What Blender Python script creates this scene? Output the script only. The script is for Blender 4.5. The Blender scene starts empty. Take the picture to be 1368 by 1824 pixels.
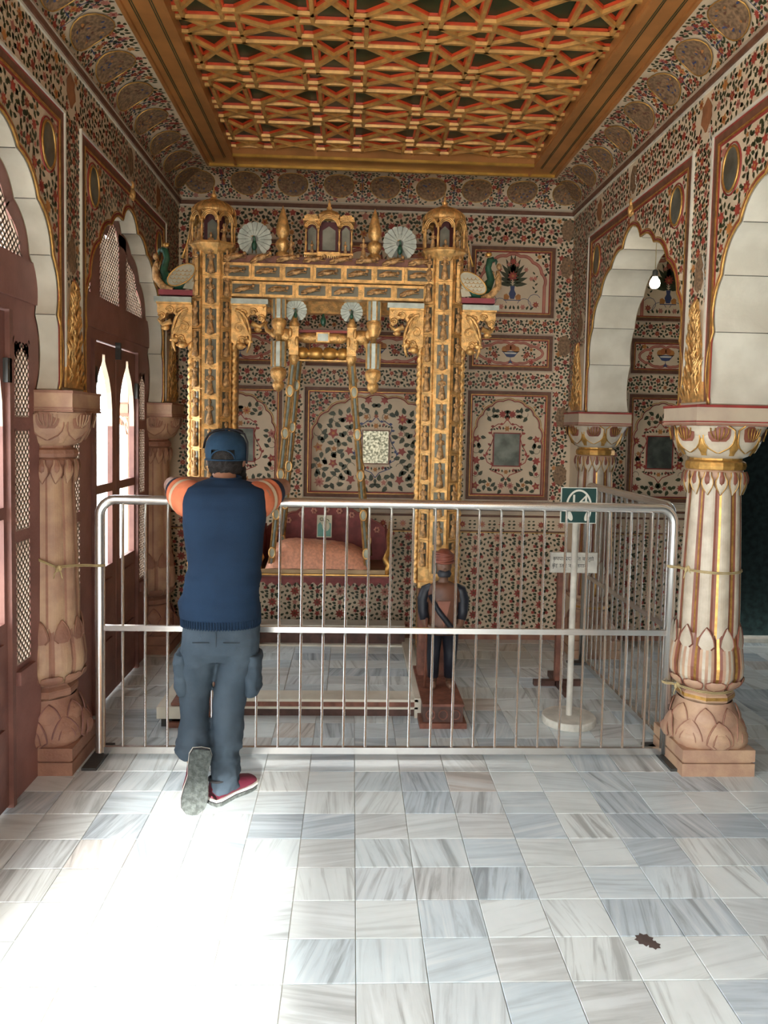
import bpy, math, random
from math import sin, cos, pi, radians, sqrt, atan2, hypot
from mathutils import Matrix, Vector, Euler
random.seed(7)
SC = bpy.context.scene
COL = SC.collection
# ------------------------------------------------------------------ camera
FPX, PITCH, YAW, ROLL, CX, CY = 1365.5, 0.0610, 0.0428, 0.0205, 684.9, 843.6
cam = bpy.data.cameras.new('camera'); camo = bpy.data.objects.new('camera', cam); COL.objects.link(camo)
_f = Vector((sin(YAW)*cos(PITCH), cos(YAW)*cos(PITCH), -sin(PITCH)))
_r0 = Vector((cos(YAW), -sin(YAW), 0)); _u0 = _r0.cross(_f)
_r = cos(ROLL)*_r0 + sin(ROLL)*_u0; _u = -sin(ROLL)*_r0 + cos(ROLL)*_u0
camo.matrix_world = Matrix(((_r.x,_u.x,-_f.x,0),(_r.y,_u.y,-_f.y,0),(_r.z,_u.z,-_f.z,1.65),(0,0,0,1)))
cam.sensor_fit = 'VERTICAL'; cam.sensor_height = 24.0; cam.lens = 24.0*FPX/1824
cam.shift_x = -(CX-684)/1824; cam.shift_y = (CY-912)/1824
cam.clip_start = .05
SC.camera = camo
# ------------------------------------------------------------------ light
w = bpy.data.worlds.new('sky'); SC.world = w; w.use_nodes = True
bg = w.node_tree.nodes['Background']; bg.inputs[0].default_value = (.88,.95,1,1); bg.inputs[1].default_value = 5.0
def light(name, kind, loc, energy, color, **k):
    l = bpy.data.lights.new(name, kind); l.energy = energy; l.color = color
    o = bpy.data.objects.new(name, l); COL.objects.link(o); o.location = loc
    for a,b in k.items():
        if a == 'dir': o.rotation_euler = Vector(b).to_track_quat('-Z','Y').to_euler()
        else: setattr(l, a, b)
    return o
SUN_EL, SUN_AZ = radians(12), radians(90)
sun = light('sun', 'SUN', (-1,-9,5), 34.0, (1,.97,.93), dir=(cos(SUN_EL)*cos(SUN_AZ), cos(SUN_EL)*sin(SUN_AZ), -sin(SUN_EL)), angle=radians(1.2))
# daylight portals in the real openings
def portal(name, loc, d, sx, sy):
    o = light(name, 'AREA', loc, 1, (1,1,1), dir=d, shape='RECTANGLE', size=sx, size_y=sy)
    o.data.cycles.is_portal = True
portal('portal_back', (.17,-1.75,1.47), (0,1,0), 2.76, 2.95)
portal('portal_side', (-1.62,2.6,1.6), (1,0,0), 6.5, 3.0)
SC.view_settings.view_transform = 'Standard'; SC.view_settings.look = 'None'
SC.view_settings.gamma = 1; SC.view_settings.use_curve_mapping = False
SC.view_settings.exposure = 0.9
SC.cycles.use_denoising = True
SC.cycles.max_bounces = 8; SC.cycles.diffuse_bounces = 6; SC.cycles.glossy_bounces = 4
SC.cycles.sample_clamp_indirect = 6
SC.cycles.caustics_reflective = False; SC.cycles.caustics_refractive = False
# ------------------------------------------------------------------ materials
MATS = {}
def mat(name, col, rough=.6, metal=0, var=.12, scale=12, bump=0, bscale=60, emit=None, spec=.5, col2=None, mixs=3, coat=0):
    if name in MATS: return MATS[name]
    m = bpy.data.materials.new(name); m.use_nodes = True; nt = m.node_tree; N = nt.nodes; L = nt.links
    b = N['Principled BSDF']; b.inputs['Roughness'].default_value = rough; b.inputs['Metallic'].default_value = metal
    b.inputs['Specular IOR Level'].default_value = spec
    if coat: b.inputs['Coat Weight'].default_value = coat
    tc = N.new('ShaderNodeNewGeometry')
    c2 = col2 or tuple(x*(1-var*2) for x in col)
    n = N.new('ShaderNodeTexNoise'); n.inputs['Scale'].default_value = scale if not col2 else mixs; n.inputs['Detail'].default_value = 4
    L.new(tc.outputs['Position'], n.inputs['Vector'])
    r = N.new('ShaderNodeValToRGB'); r.color_ramp.elements[0].position = .38; r.color_ramp.elements[1].position = .62
    r.color_ramp.elements[0].color = (*c2,1); r.color_ramp.elements[1].color = (*col,1)
    L.new(n.outputs['Fac'], r.inputs[0]); L.new(r.outputs[0], b.inputs['Base Color'])
    if bump:
        n2 = N.new('ShaderNodeTexNoise'); n2.inputs['Scale'].default_value = bscale; n2.inputs['Detail'].default_value = 3
        L.new(tc.outputs['Position'], n2.inputs['Vector'])
        bu = N.new('ShaderNodeBump'); bu.inputs['Strength'].default_value = bump; bu.inputs['Distance'].default_value = .01
        L.new(n2.outputs['Fac'], bu.inputs['Height']); L.new(bu.outputs[0], b.inputs['Normal'])
    if emit: b.inputs['Emission Color'].default_value = (*emit[:3],1); b.inputs['Emission Strength'].default_value = emit[3]
    MATS[name] = m; return m
PLASTER = mat('painted_plaster', (.72,.57,.39), .55, var=.08, scale=3, bump=.05)
RED = mat('red_paint', (.36,.055,.035), .5, var=.15); GREEN = mat('green_paint', (.042,.050,.018), .5, var=.15)
PINK = mat('pink_paint', (.52,.20,.14), .5); ORANGE = mat('orange_paint', (.50,.20,.05), .5); BLUE = mat('blue_paint', (.05,.07,.16), .5)
PANM = mat('dark_panel_mirror', (.15,.14,.10), .35, .4); BOSS = mat('dull_boss_mirror', (.33,.33,.24), .4, .3); BROWN = mat('worn_brown_paint', (.30,.18,.095), .7, var=.25, scale=60)
FRAME = mat('maroon_brown_paint', (.17,.07,.038), .55, var=.15, scale=25)
DKRED = mat('dark_red_paint', (.33,.045,.035), .5, var=.15)
GOLDP = mat('gold_paint', (.62,.34,.09), .38, .65, var=.15, scale=40)
GOLD = mat('gilded_wood', (.90,.52,.18), .33, .5, var=.22, scale=30, bump=.35, bscale=160)
GOLD2 = mat('old_gilding', (.68,.38,.15), .5, .25, var=.3, scale=45, bump=.5, bscale=120)
MIRROR = mat('aged_mirror', (.24,.26,.22), .28, .6, var=.25, scale=9)
MIRR2 = mat('spotted_mirror', (.62,.58,.42), .3, .5, col2=(.10,.10,.06), mixs=55)
GLASS = mat('pale_mirror_glass', (.50,.55,.48), .35, .25, var=.15, scale=20)
PSTONE = mat('cream_pillar_marble', (.58,.50,.38), .4, col2=(.46,.38,.28), mixs=14, bump=.08)
STONE = mat('white_stone', (.72,.67,.55), .5, col2=(.60,.55,.44), mixs=5, bump=.06)
BEIGE = mat('beige_stone', (.52,.42,.30), .5, col2=(.44,.34,.25), mixs=6, bump=.06)
SAND = mat('red_sandstone', (.38,.19,.12), .6, col2=(.28,.13,.085), mixs=9, bump=.3, bscale=70)
SANDP = mat('pale_sandstone', (.52,.33,.20), .55, col2=(.40,.23,.15), mixs=9, bump=.2, bscale=60)
DOORM = mat('old_red_brown_paint', (.22,.095,.07), .5, col2=(.16,.065,.05), mixs=7, bump=.12)
DOORP = mat('dusty_pink_paint', (.30,.135,.11), .55, col2=(.23,.10,.08), mixs=6, bump=.1)
JALI = mat('lattice_stone', (.40,.30,.22), .6)
CEILG = mat('dark_green_panel', (.012,.028,.010), .3)
CEILR = mat('ceiling_red', (.66,.07,.02), .35); CEILT = mat('ceiling_tan_gold', (.64,.34,.095), .34, .3, var=.15, scale=20)
CEILB = mat('ceiling_orange_brown', (.50,.21,.06), .4, .15, var=.12, scale=5); CEILL = mat('ceiling_gold_edge', (.75,.46,.10), .3, .6)
STEEL = mat('stainless_steel', (.74,.72,.68), .25, .9, var=.04, scale=5)
STEELD = mat('dull_steel', (.36,.32,.28), .35, .8)
DARKM = mat('dark_metal', (.06,.06,.055), .5, .3)
WOODD = mat('dark_wood', (.11,.05,.035), .5, var=.2, scale=15); WOODR = mat('red_brown_wood', (.24,.09,.055), .5, var=.2, scale=15, bump=.3)
WHITEP = mat('white_paint', (.70,.66,.56), .5); SIGNG = mat('sign_green', (.012,.055,.048), .35, var=.05); SIGNW = mat('sign_white', (.72,.70,.60), .5, var=.03)
BLACKP = mat('black_paint', (.02,.02,.025), .6)
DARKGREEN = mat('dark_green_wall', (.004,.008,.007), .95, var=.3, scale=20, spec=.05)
ROPE = mat('jute_rope', (.55,.42,.20), .8, bump=.5, bscale=300)
MAROON = mat('maroon_velvet', (.22,.05,.045), .7, var=.15, scale=20)
def cushion_mat():
    m = mat('orange_brocade', (.72,.33,.20), .42, .15, var=.12, scale=60, bump=.25, bscale=220); return m
CUSH = cushion_mat()
def marble():
    m = bpy.data.materials.new('marble_tile'); m.use_nodes = True; nt = m.node_tree; N = nt.nodes; L = nt.links
    b = N['Principled BSDF']; b.inputs['Roughness'].default_value = .16
    oi = N.new('ShaderNodeObjectInfo'); ge = N.new('ShaderNodeNewGeometry')
    def math_(op, a, bb, cl=False):
        n = N.new('ShaderNodeMath'); n.operation = op; n.use_clamp = cl
        for k, x in enumerate((a, bb)):
            if hasattr(x, 'is_linked'): L.new(x, n.inputs[k])
            elif x is not None: n.inputs[k].default_value = x
        return n.outputs[0]
    rnd = math_('FRACT', math_('ADD', math_('MULTIPLY', oi.outputs['Random'], 5.37), math_('MULTIPLY', ge.outputs['Random Per Island'], 9.7)), None)
    r2 = math_('FRACT', math_('MULTIPLY', rnd, 17.3), None); r3 = math_('FRACT', math_('MULTIPLY', rnd, 53.1), None); r4 = math_('FRACT', math_('MULTIPLY', rnd, 91.7), None)
    vr = N.new('ShaderNodeVectorRotate'); vr.rotation_type = 'Z_AXIS'
    L.new(ge.outputs['Position'], vr.inputs['Vector'])
    ang = math_('ADD', math_('MULTIPLY', math_('GREATER_THAN', r2, .5), 1.5708), math_('MULTIPLY', math_('SUBTRACT', r3, .5), .7))
    L.new(ang, vr.inputs['Angle'])
    off = N.new('ShaderNodeVectorMath'); off.operation = 'ADD'; L.new(vr.outputs[0], off.inputs[0])
    cx = N.new('ShaderNodeCombineXYZ'); L.new(math_('MULTIPLY', rnd, 37.), cx.inputs[0]); L.new(math_('MULTIPLY', r3, 23.), cx.inputs[1]); L.new(math_('MULTIPLY', r2, 19.), cx.inputs[2]); L.new(cx.outputs[0], off.inputs[1])
    mp = N.new('ShaderNodeMapping'); mp.inputs['Scale'].default_value = (1.5,22,1); L.new(off.outputs[0], mp.inputs[0])
    n1 = N.new('ShaderNodeTexNoise'); n1.inputs['Scale'].default_value = 1; n1.inputs['Detail'].default_value = 6; n1.inputs['Roughness'].default_value = .62; n1.inputs['Distortion'].default_value = .9
    L.new(mp.outputs[0], n1.inputs[0])
    n2 = N.new('ShaderNodeTexNoise'); n2.inputs['Scale'].default_value = 4.5; n2.inputs['Detail'].default_value = 3; L.new(off.outputs[0], n2.inputs[0])
    base = N.new('ShaderNodeValToRGB'); cr = base.color_ramp; cr.interpolation = 'LINEAR'
    stops = [(0,(.50,.55,.58)),(.16,(.60,.67,.70)),(.34,(.72,.77,.76)),(.55,(.78,.79,.74)),(.72,(.82,.84,.80)),(.86,(.62,.61,.57)),(.93,(.72,.75,.74)),(.97,(.66,.55,.46)),(1,(.74,.76,.74))]
    cr.elements[0].position = 0; cr.elements[0].color = (*stops[0][1],1); cr.elements[1].position = 1; cr.elements[1].color = (*stops[-1][1],1)
    for p_, c_ in stops[1:-1]:
        e = cr.elements.new(p_); e.color = (*c_,1)
    L.new(r4, base.inputs[0])
    ve = N.new('ShaderNodeValToRGB'); ve.color_ramp.elements[0].position = .34; ve.color_ramp.elements[0].color = (1,1,1,1); ve.color_ramp.elements[1].position = .50; ve.color_ramp.elements[1].color = (0,0,0,1)
    L.new(n1.outputs['Fac'], ve.inputs[0])
    dk = N.new('ShaderNodeMix'); dk.data_type = 'RGBA'; dk.blend_type = 'MULTIPLY'
    L.new(math_('MULTIPLY', ve.outputs[0], math_('ADD', .25, math_('MULTIPLY', r2, .6))), dk.inputs[0]); L.new(base.outputs[0], dk.inputs[6]); dk.inputs[7].default_value = (.50,.48,.47,1)
    lt = N.new('ShaderNodeMix'); lt.data_type = 'RGBA'; lt.blend_type = 'MIX'
    ve2 = N.new('ShaderNodeValToRGB'); ve2.color_ramp.elements[0].position = .52; ve2.color_ramp.elements[1].position = .66; L.new(n1.outputs['Fac'], ve2.inputs[0])
    L.new(math_('MULTIPLY', ve2.outputs[0], .6), lt.inputs[0]); L.new(dk.outputs[2], lt.inputs[6]); lt.inputs[7].default_value = (.84,.84,.81,1)
    m2 = N.new('ShaderNodeMix'); m2.data_type = 'RGBA'; m2.blend_type = 'MULTIPLY'; m2.inputs[0].default_value = .35
    L.new(lt.outputs[2], m2.inputs[6]); L.new(n2.outputs['Fac'], m2.inputs[7])
    hs = N.new('ShaderNodeHueSaturation'); hs.inputs['Saturation'].default_value = .8; hs.inputs['Value'].default_value = 1.2; L.new(m2.outputs[2], hs.inputs['Color'])
    tn = N.new('ShaderNodeMix'); tn.data_type = 'RGBA'; tn.blend_type = 'MULTIPLY'; tn.inputs[0].default_value = 1; tn.inputs[7].default_value = (.93,.985,1,1)
    L.new(hs.outputs[0], tn.inputs[6]); L.new(tn.outputs[2], b.inputs['Base Color'])
    L.new(math_('ADD', .12, math_('MULTIPLY', n2.outputs['Fac'], .14)), b.inputs['Roughness'])
    return m
MARBLE = marble()
# ------------------------------------------------------------------ mesh builder
class MB:
    def __init__(s): s.v=[]; s.f=[]; s.m=[]; s.mats=[]; s.X=None; s.sm=[]
    def mi(s, m):
        if m not in s.mats: s.mats.append(m)
        return s.mats.index(m)
    def add(s, vs, fs, m, smooth=False):
        b = len(s.v); i = s.mi(m)
        if s.X is not None: vs = [tuple(s.X @ Vector(v)) for v in vs]
        s.v.extend(vs)
        for f in fs: s.f.append(tuple(b+k for k in f)); s.m.append(i); s.sm.append(smooth)
    def box(s, c, h, m, rz=0):   # centre, half sizes
        cx,cy,cz = c; a,b,d = h; ca,sa = cos(rz), sin(rz)
        vs = [(cx+x*ca-y*sa, cy+x*sa+y*ca, cz+z) for x in (-a,a) for y in (-b,b) for z in (-d,d)]
        s.add(vs, [(0,1,3,2),(4,6,7,5),(0,4,5,1),(2,3,7,6),(0,2,6,4),(1,5,7,3)], m)
    def bb(s, x0,x1,y0,y1,z0,z1, m): s.box(((x0+x1)/2,(y0+y1)/2,(z0+z1)/2), (abs(x1-x0)/2,abs(y1-y0)/2,abs(z1-z0)/2), m)
    def frustum(s, c, h0, h1, z0, z1, m):  # square section h0 -> h1
        cx,cy = c; vs=[]
        for z,h in ((z0,h0),(z1,h1)):
            vs += [(cx-h,cy-h,z),(cx+h,cy-h,z),(cx+h,cy+h,z),(cx-h,cy+h,z)]
        s.add(vs, [(0,1,2,3),(4,5,6,7),(0,1,5,4),(1,2,6,5),(2,3,7,6),(3,0,4,7)], m)
    def lathe(s, prof, c, m, n=16, sx=1, sy=1, smooth=True, flute=0, fa=0, cap=True, mf=None, twist=0):
        vs=[]; fs=[]
        for (r,z) in prof:
            for k in range(n):
                t = 2*pi*k/n + pi/n + twist*z
                rr = r*(1+fa*cos(flute*t)) if flute else r
                vs.append((c[0]+rr*cos(t)*sx, c[1]+rr*sin(t)*sy, c[2]+z))
        P = len(prof)
        if mf:
            for k in range(n):
                fk = [(i*n+k, i*n+(k+1)%n, (i+1)*n+(k+1)%n, (i+1)*n+k) for i in range(P-1)]
                fs.append((mf(k), fk))
            b = len(s.v)
            vv = [tuple(s.X @ Vector(v)) for v in vs] if s.X is not None else vs
            s.v.extend(vv)
            for mm, fk in fs:
                i = s.mi(mm)
                for f in fk: s.f.append(tuple(b+q for q in f)); s.m.append(i); s.sm.append(smooth)
            return
        for i in range(P-1):
            for k in range(n): fs.append((i*n+k, i*n+(k+1)%n, (i+1)*n+(k+1)%n, (i+1)*n+k))
        if cap: fs.append(tuple(range(n))); fs.append(tuple((P-1)*n+k for k in range(n)))
        s.add(vs, fs, m, smooth)
    def tube(s, pts, r, m, n=8, smooth=True, cap=True, closed=False, sq=1.0):
        pts = [Vector(p) for p in pts]; N = len(pts); vs=[]; fs=[]
        rs = r if isinstance(r,(list,tuple)) else [r]*N
        up = None
        for i,p in enumerate(pts):
            if closed: t = pts[(i+1)%N]-pts[i-1]
            else: t = pts[min(i+1,N-1)]-pts[max(i-1,0)]
            if t.length < 1e-9: t = Vector((0,0,1))
            t.normalize()
            if up is None:
                up = Vector((0,0,1)) if abs(t.z)<.9 else Vector((0,1,0))
            a = t.cross(up)
            if a.length < 1e-6: a = t.cross(Vector((1,0,0)))
            a.normalize(); b = a.cross(t).normalized(); up = b
            for k in range(n):
                q = 2*pi*k/n + pi/n
                vs.append(tuple(p + a*cos(q)*rs[i] + b*sin(q)*rs[i]*sq))
        for i in range(N if closed else N-1):
            j = (i+1)%N
            for k in range(n): fs.append((i*n+k, i*n+(k+1)%n, j*n+(k+1)%n, j*n+k))
        if cap and not closed: fs.append(tuple(range(n))); fs.append(tuple((N-1)*n+k for k in range(n)))
        s.add(vs, fs, m, smooth)
    def ball(s, c, r, m, n=8, k=6, smooth=True):
        rx,ry,rz = r if isinstance(r,(tuple,list)) else (r,r,r)
        prof = [(sin(pi*i/k), -cos(pi*i/k)) for i in range(k+1)]; prof[0]=(.001,-1); prof[-1]=(.001,1)
        vs=[]; fs=[]
        for (q,z) in prof:
            for j in range(n): vs.append((c[0]+rx*q*cos(2*pi*j/n), c[1]+ry*q*sin(2*pi*j/n), c[2]+rz*z))
        for i in range(k):
            for j in range(n): fs.append((i*n+j, i*n+(j+1)%n, (i+1)*n+(j+1)%n, (i+1)*n+j))
        s.add(vs, fs, m, smooth)
    def prism(s, poly, fn, d0, d1, m, side=True):   # polygon (u,v) mapped by fn(u,v,d), extruded d0..d1
        n=len(poly); vs=[fn(u,v,d0) for u,v in poly]+[fn(u,v,d1) for u,v in poly]
        fs=[tuple(range(n)), tuple(range(n,2*n))]+[(i,(i+1)%n,n+(i+1)%n,n+i) for i in range(n)]
        s.add(vs, fs, m)
    def strip(s, A, B, m, smooth=False):
        n=len(A); s.add(list(A)+list(B), [(i,i+1,n+i+1,n+i) for i in range(n-1)], m, smooth)
    def mesh(s, name):
        me = bpy.data.meshes.new(name); me.from_pydata(s.v, [], s.f)
        for x in s.mats: me.materials.append(x)
        me.polygons.foreach_set('material_index', s.m); me.polygons.foreach_set('use_smooth', s.sm)
        me.update(); return me
    def build(s, name, parent=None, **kw): return obj(name, s.mesh(name), parent, **kw)
def obj(name, data, parent=None, loc=None, rz=0, **kw):
    o = bpy.data.objects.new(name, data); COL.objects.link(o)
    if parent: o.parent = parent
    if loc is not None: o.location = loc
    if rz: o.rotation_euler = (0,0,rz)
    for k,v in kw.items(): o[k] = v
    return o
def thing(name, loc, label, category, group=None, rz=0):
    o = obj(name, None, loc=loc, rz=rz, label=label, category=category); o.empty_display_size=.1
    if group: o['group'] = group
    return o
def at_parent(o, parent):  # geometry written in world coordinates under an Empty
    o.matrix_parent_inverse = parent.matrix_world.inverted() if False else Matrix.Translation(-Vector(parent.location))
    return o
def remeshed(mb, name, vox=.012, smooth=6):
    me = mb.mesh(name); o = bpy.data.objects.new('tmp', me); COL.objects.link(o)
    md = o.modifiers.new('r','REMESH'); md.mode='VOXEL'; md.voxel_size=vox; md.use_smooth_shade=True
    sm = o.modifiers.new('s','SMOOTH'); sm.iterations=smooth; sm.factor=.5
    dg = bpy.context.evaluated_depsgraph_get(); out = bpy.data.meshes.new_from_object(o.evaluated_get(dg)); out.name = name
    bpy.data.objects.remove(o)
    out.materials.clear()
    for x in mb.mats[:1]: out.materials.append(x)
    for p in out.polygons: p.use_smooth = True; p.material_index = 0
    return out
# ------------------------------------------------------------------ painted ornament, real thin pieces laid on a surface
class Orn:
    def __init__(s, fn): s.fn=fn; s.mb=MB()
    def poly(s, pts, m, d): s.mb.add([s.fn(u,v,d) for u,v in pts], [tuple(range(len(pts)))], m)
    def leaf(s, u, v, a, l, w, m=None, d=.0022):
        ca,sa=cos(a),sin(a); P=[(0,0),(.3,-.5),(.65,-.38),(1,.12),(.62,.42),(.28,.45)]
        s.poly([(u+ca*x*l-sa*y*w, v+sa*x*l+ca*y*w) for x,y in P], m or GREEN, d)
    def flower(s, u, v, r, m, n=6, a0=0, d=.003, core=None, dent=.55):
        pts=[]
        for k in range(2*n):
            a=a0+pi*k/n; q = r if k%2==0 else r*dent; pts.append((u+q*cos(a), v+q*sin(a)))
        c=[s.fn(u,v,d)]+[s.fn(x,y,d) for x,y in pts]; N=len(pts)
        s.mb.add(c, [(0,i+1,(i+1)%N+1) for i in range(N)], m)
        if core:
            s.poly([(u+r*.28*cos(k*pi/3), v+r*.28*sin(k*pi/3)) for k in range(6)], core, d+.0008)
    def line(s, pts, w, m, d=.0013):
        L=[];R=[]
        n=len(pts)
        for i,(x,y) in enumerate(pts):
            x0,y0=pts[max(i-1,0)]; x1,y1=pts[min(i+1,n-1)]; dx,dy=x1-x0,y1-y0; q=hypot(dx,dy) or 1
            L.append(s.fn(x-dy/q*w/2,y+dx/q*w/2,d)); R.append(s.fn(x+dy/q*w/2,y-dx/q*w/2,d))
        s.mb.strip(L,R,m)
    def arc(s, u, v, r, a0, a1, w, m, d=.0013, n=7):
        s.line([(u+r*cos(a0+(a1-a0)*k/n), v+r*sin(a0+(a1-a0)*k/n)) for k in range(n+1)], w, m, d)
    def rect(s, u0,u1,v0,v1, m, d): s.poly([(u0,v0),(u1,v0),(u1,v1),(u0,v1)], m, d)
    def field(s, u0,u1,v0,v1, ok=None, cell=.062, big=.35, rng=None, sr=1.0, K=1.55):
        rng = rng or random; nu=max(1,round((u1-u0)/cell)); nv=max(1,round((v1-v0)/cell)); cu=(u1-u0)/nu; cv=(v1-v0)/nv
        for i in range(nu):
            for j in range(nv):
                u=u0+(i+.5)*cu; v=v0+(j+.5)*cv
                ph=(i+j)%2
                if ok and not ok(u,v): continue
                uu=u+rng.uniform(-.12,.12)*cu; vv=v+rng.uniform(-.12,.12)*cv
                def lf(a,b,an,l,w_):
                    x=uu+a*cu; y=vv+b*cv
                    if ok and not ok(x,y): return
                    s.leaf(x,y,an,l*cell*K,w_*cell*K)
                a0 = rng.choice((0,.5,1,1.5))*pi+rng.uniform(-.4,.4)
                if ph==0:
                    m=rng.choices((RED,RED,PINK,ORANGE),(5,3,2,1))[0]
                    s.flower(uu,vv,cell*.43*rng.uniform(.85,1.2)*sr,m,rng.choice((5,6,8)),a0,core=(DKRED if m is not RED else ORANGE) if rng.random()<.5 else None)
                    for k in range(4):
                        a=a0+k*pi/2+.5; lf(.36*cos(a),.36*sin(a),a+rng.choice((-.9,.9)),.30,.19)
                else:
                    s.arc(uu,vv,cell*.26,a0,a0+4.2,cell*.035,GREEN,n=6)
                    for k in range(5):
                        a=a0+k*1.25; lf(.30*cos(a),.30*sin(a),a+1.3,.32,.2)
                    if rng.random()<.6: s.flower(uu,vv,cell*.21,rng.choice((RED,PINK,ORANGE)),5,a0)
    def build(s, name, parent, **kw): return s.mb.build(name, parent, kind='stuff', **kw)
# ================================================================== STRUCTURE
S = dict(kind='structure')
YB, XL, XR, ZC, ZT = 5.92, -1.33, 1.67, 3.30, 3.50
PY = [-.04, 1.835, 3.705, 5.57]           # pillar rows
BAYS = [(.90,0), (2.77,1), (4.66,2)]
# ---- floor
fb = MB(); fb.bb(-1.7,4.2,-1.8,6.1,-.12,-.006, mat('tile_grout',(.55,.53,.47),.8)); floor = fb.build('floor', **S)
TX, TY = .2163, .2
tm = MB(); a,b_,h,c_ = TX/2-.0012, TY/2-.0012, .006, .0015
tm.add([(-a,-b_,-h),(a,-b_,-h),(a,b_,-h),(-a,b_,-h),(-a,-b_,-c_),(a,-b_,-c_),(a,b_,-c_),(-a,b_,-c_),(-a+c_,-b_+c_,0),(a-c_,-b_+c_,0),(a-c_,b_-c_,0),(-a+c_,b_-c_,0)],
   [(0,1,5,4),(1,2,6,5),(2,3,7,6),(3,0,4,7),(4,5,9,8),(5,6,10,9),(6,7,11,10),(7,4,8,11),(8,9,10,11)], MARBLE)
tile_me = tm.mesh('tile')
cells = []
for i in range(-8, 19):
    for j in range(-26, 12):
        x = .0394+TX*(i+.5); y = 3.5784+.2*(.5-0)-.2*(-j) if False else 3.5784+.2*(j+.5)
        if -1.66 < x < 4.1 and -1.7 < y < 6.0: cells.append((x,y))
def seen(x,y): return y > 1.75 and -.52*y-.1 < x-.03 < .56*y+.1 and x < 3.4
near = sorted([c for c in cells if seen(*c) and c[0]>-1.5], key=lambda c: c[1])[:298]
for k,(x,y) in enumerate(near):
    obj('tile', tile_me, floor, loc=(x,y,0))
ns = set(near); rest = MB()
for (x,y) in cells:
    if (x,y) not in ns: rest.add([(x-a,y-b_,-.006),(x+a,y-b_,-.006),(x+a,y+b_,-.006),(x-a,y+b_,-.006),(x-a+c_,y-b_+c_,0),(x+a-c_,y-b_+c_,0),(x+a-c_,y+b_-c_,0),(x-a+c_,y+b_-c_,0)],
        [(0,1,5,4),(1,2,6,5),(2,3,7,6),(3,0,4,7),(4,5,6,7)], MARBLE)
rest.build('tile', floor, kind='stuff')
st = Orn(lambda u,v,d:(u,v,d+.0006))
st.flower(.98,2.36,.034,mat('brown_stain',(.10,.07,.06),.9),9,.3,d=.0002,dent=.75); st.flower(1.00,2.335,.024,MATS['brown_stain'],7,.1,d=.0004,dent=.7)
st.mb.build('floor_stain', floor)
# ---- courtyard ground outside the doors and behind the room
g = MB(); g.bb(-9,-1.75,-1.8,12,-.4,-.13, mat('sunlit_paving',(.62,.57,.50),.8)); g.bb(-9,13,-22,-1.8,-.4,-.02, MATS['sunlit_paving']); g.build('ground', **S)
# ---- multifoil helper
def sag(P, bulge, n=6, c=None):
    out=[]
    for i in range(len(P)-1):
        (x0,y0),(x1,y1)=P[i],P[i+1]; dx,dy=x1-x0,y1-y0; mx,my=(x0+x1)/2-c[0],(y0+y1)/2-c[1]
        nx,ny=-dy,dx
        if nx*mx+ny*my<0: nx,ny=dy,-dx
        for k in range(n):
            t=k/n; q=4*t*(1-t)*bulge; out.append((x0+dx*t+nx*q, y0+dy*t+ny*q))
    out.append(P[-1]); return out
BIGC = [(.765,1.79),(.755,2.12),(.70,2.37),(.55,2.57),(.36,2.71),(.15,2.79),(0,2.89)]
def big_arch(c):
    P=[(c-x,z) for x,z in BIGC]+[(c+x,z) for x,z in reversed(BIGC[:-1])]
    return P, sag(P,.15,7,(c,2.0))
def niche_arch(c,a,zs,rise,nf=9):
    P=[]
    for k in range(nf+1):
        t=pi-pi*k/nf; P.append((c+a*cos(t), zs+rise*sin(t)))
    Q=sag(P,.17,5,(c,zs)); mid=len(Q)//2
    Q=[(u,v+(.0)) for u,v in Q]; return Q
def ray_rect(c, p, x0,x1,z0,z1):
    dx,dz=p[0]-c[0],p[1]-c[1]; t=1e9
    if dx>1e-9: t=min(t,(x1-c[0])/dx)
    if dx<-1e-9: t=min(t,(x0-c[0])/dx)
    if dz>1e-9: t=min(t,(z1-c[1])/dz)
    if dz<-1e-9: t=min(t,(z0-c[1])/dz)
    return (c[0]+dx*t, c[1]+dz*t)
def ring(mb, prof, c, rect, fn, d, m):
    x0,x1,z0,z1=rect
    pts=list(prof); Q=[ray_rect(c,p,*rect) for p in pts]
    # insert the two upper corners exactly
    A=[];B=[]
    for i in range(len(pts)):
        A.append(pts[i]);B.append(Q[i])
        if i<len(pts)-1:
            for cx_,cz_ in ((x0,z1),(x1,z1)):
                q0,q1=Q[i],Q[i+1]
                if (abs(q0[0]-cx_)<1e-6) != (abs(q1[0]-cx_)<1e-6) and ((abs(q0[1]-cz_)<1e-6) != (abs(q1[1]-cz_)<1e-6)):
                    A.append(((pts[i][0]+pts[i+1][0])/2,(pts[i][1]+pts[i+1][1])/2)); B.append((cx_,cz_))
    mb.strip([fn(u,v,d) for u,v in A],[fn(u,v,d) for u,v in B],m)
def inside_prof(prof, u, v, grow=0, c=None):
    n=len(prof); r=False; j=n-1
    if grow: prof=[(c[0]+(x-c[0])*(1+grow), c[1]+(y-c[1])*(1+grow)) for x,y in prof]
    for i in range(n):
        xi,yi=prof[i];xj,yj=prof[j]
        if (yi>v)!=(yj>v) and u<(xj-xi)*(v-yi)/(yj-yi)+xi: r=not r
        j=i
    return r
def offs(prof, c, d):
    out=[]
    n=len(prof)
    for i,(x,y) in enumerate(prof):
        x0,y0=prof[max(i-1,0)];x1,y1=prof[min(i+1,n-1)];dx,dy=x1-x0,y1-y0;q=hypot(dx,dy) or 1
        nx,ny=-dy/q,dx/q
        if nx*(x-c[0])+ny*(y-c[1])<0: nx,ny=-nx,-ny
        out.append((x+nx*d,y+ny*d))
    return out
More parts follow.
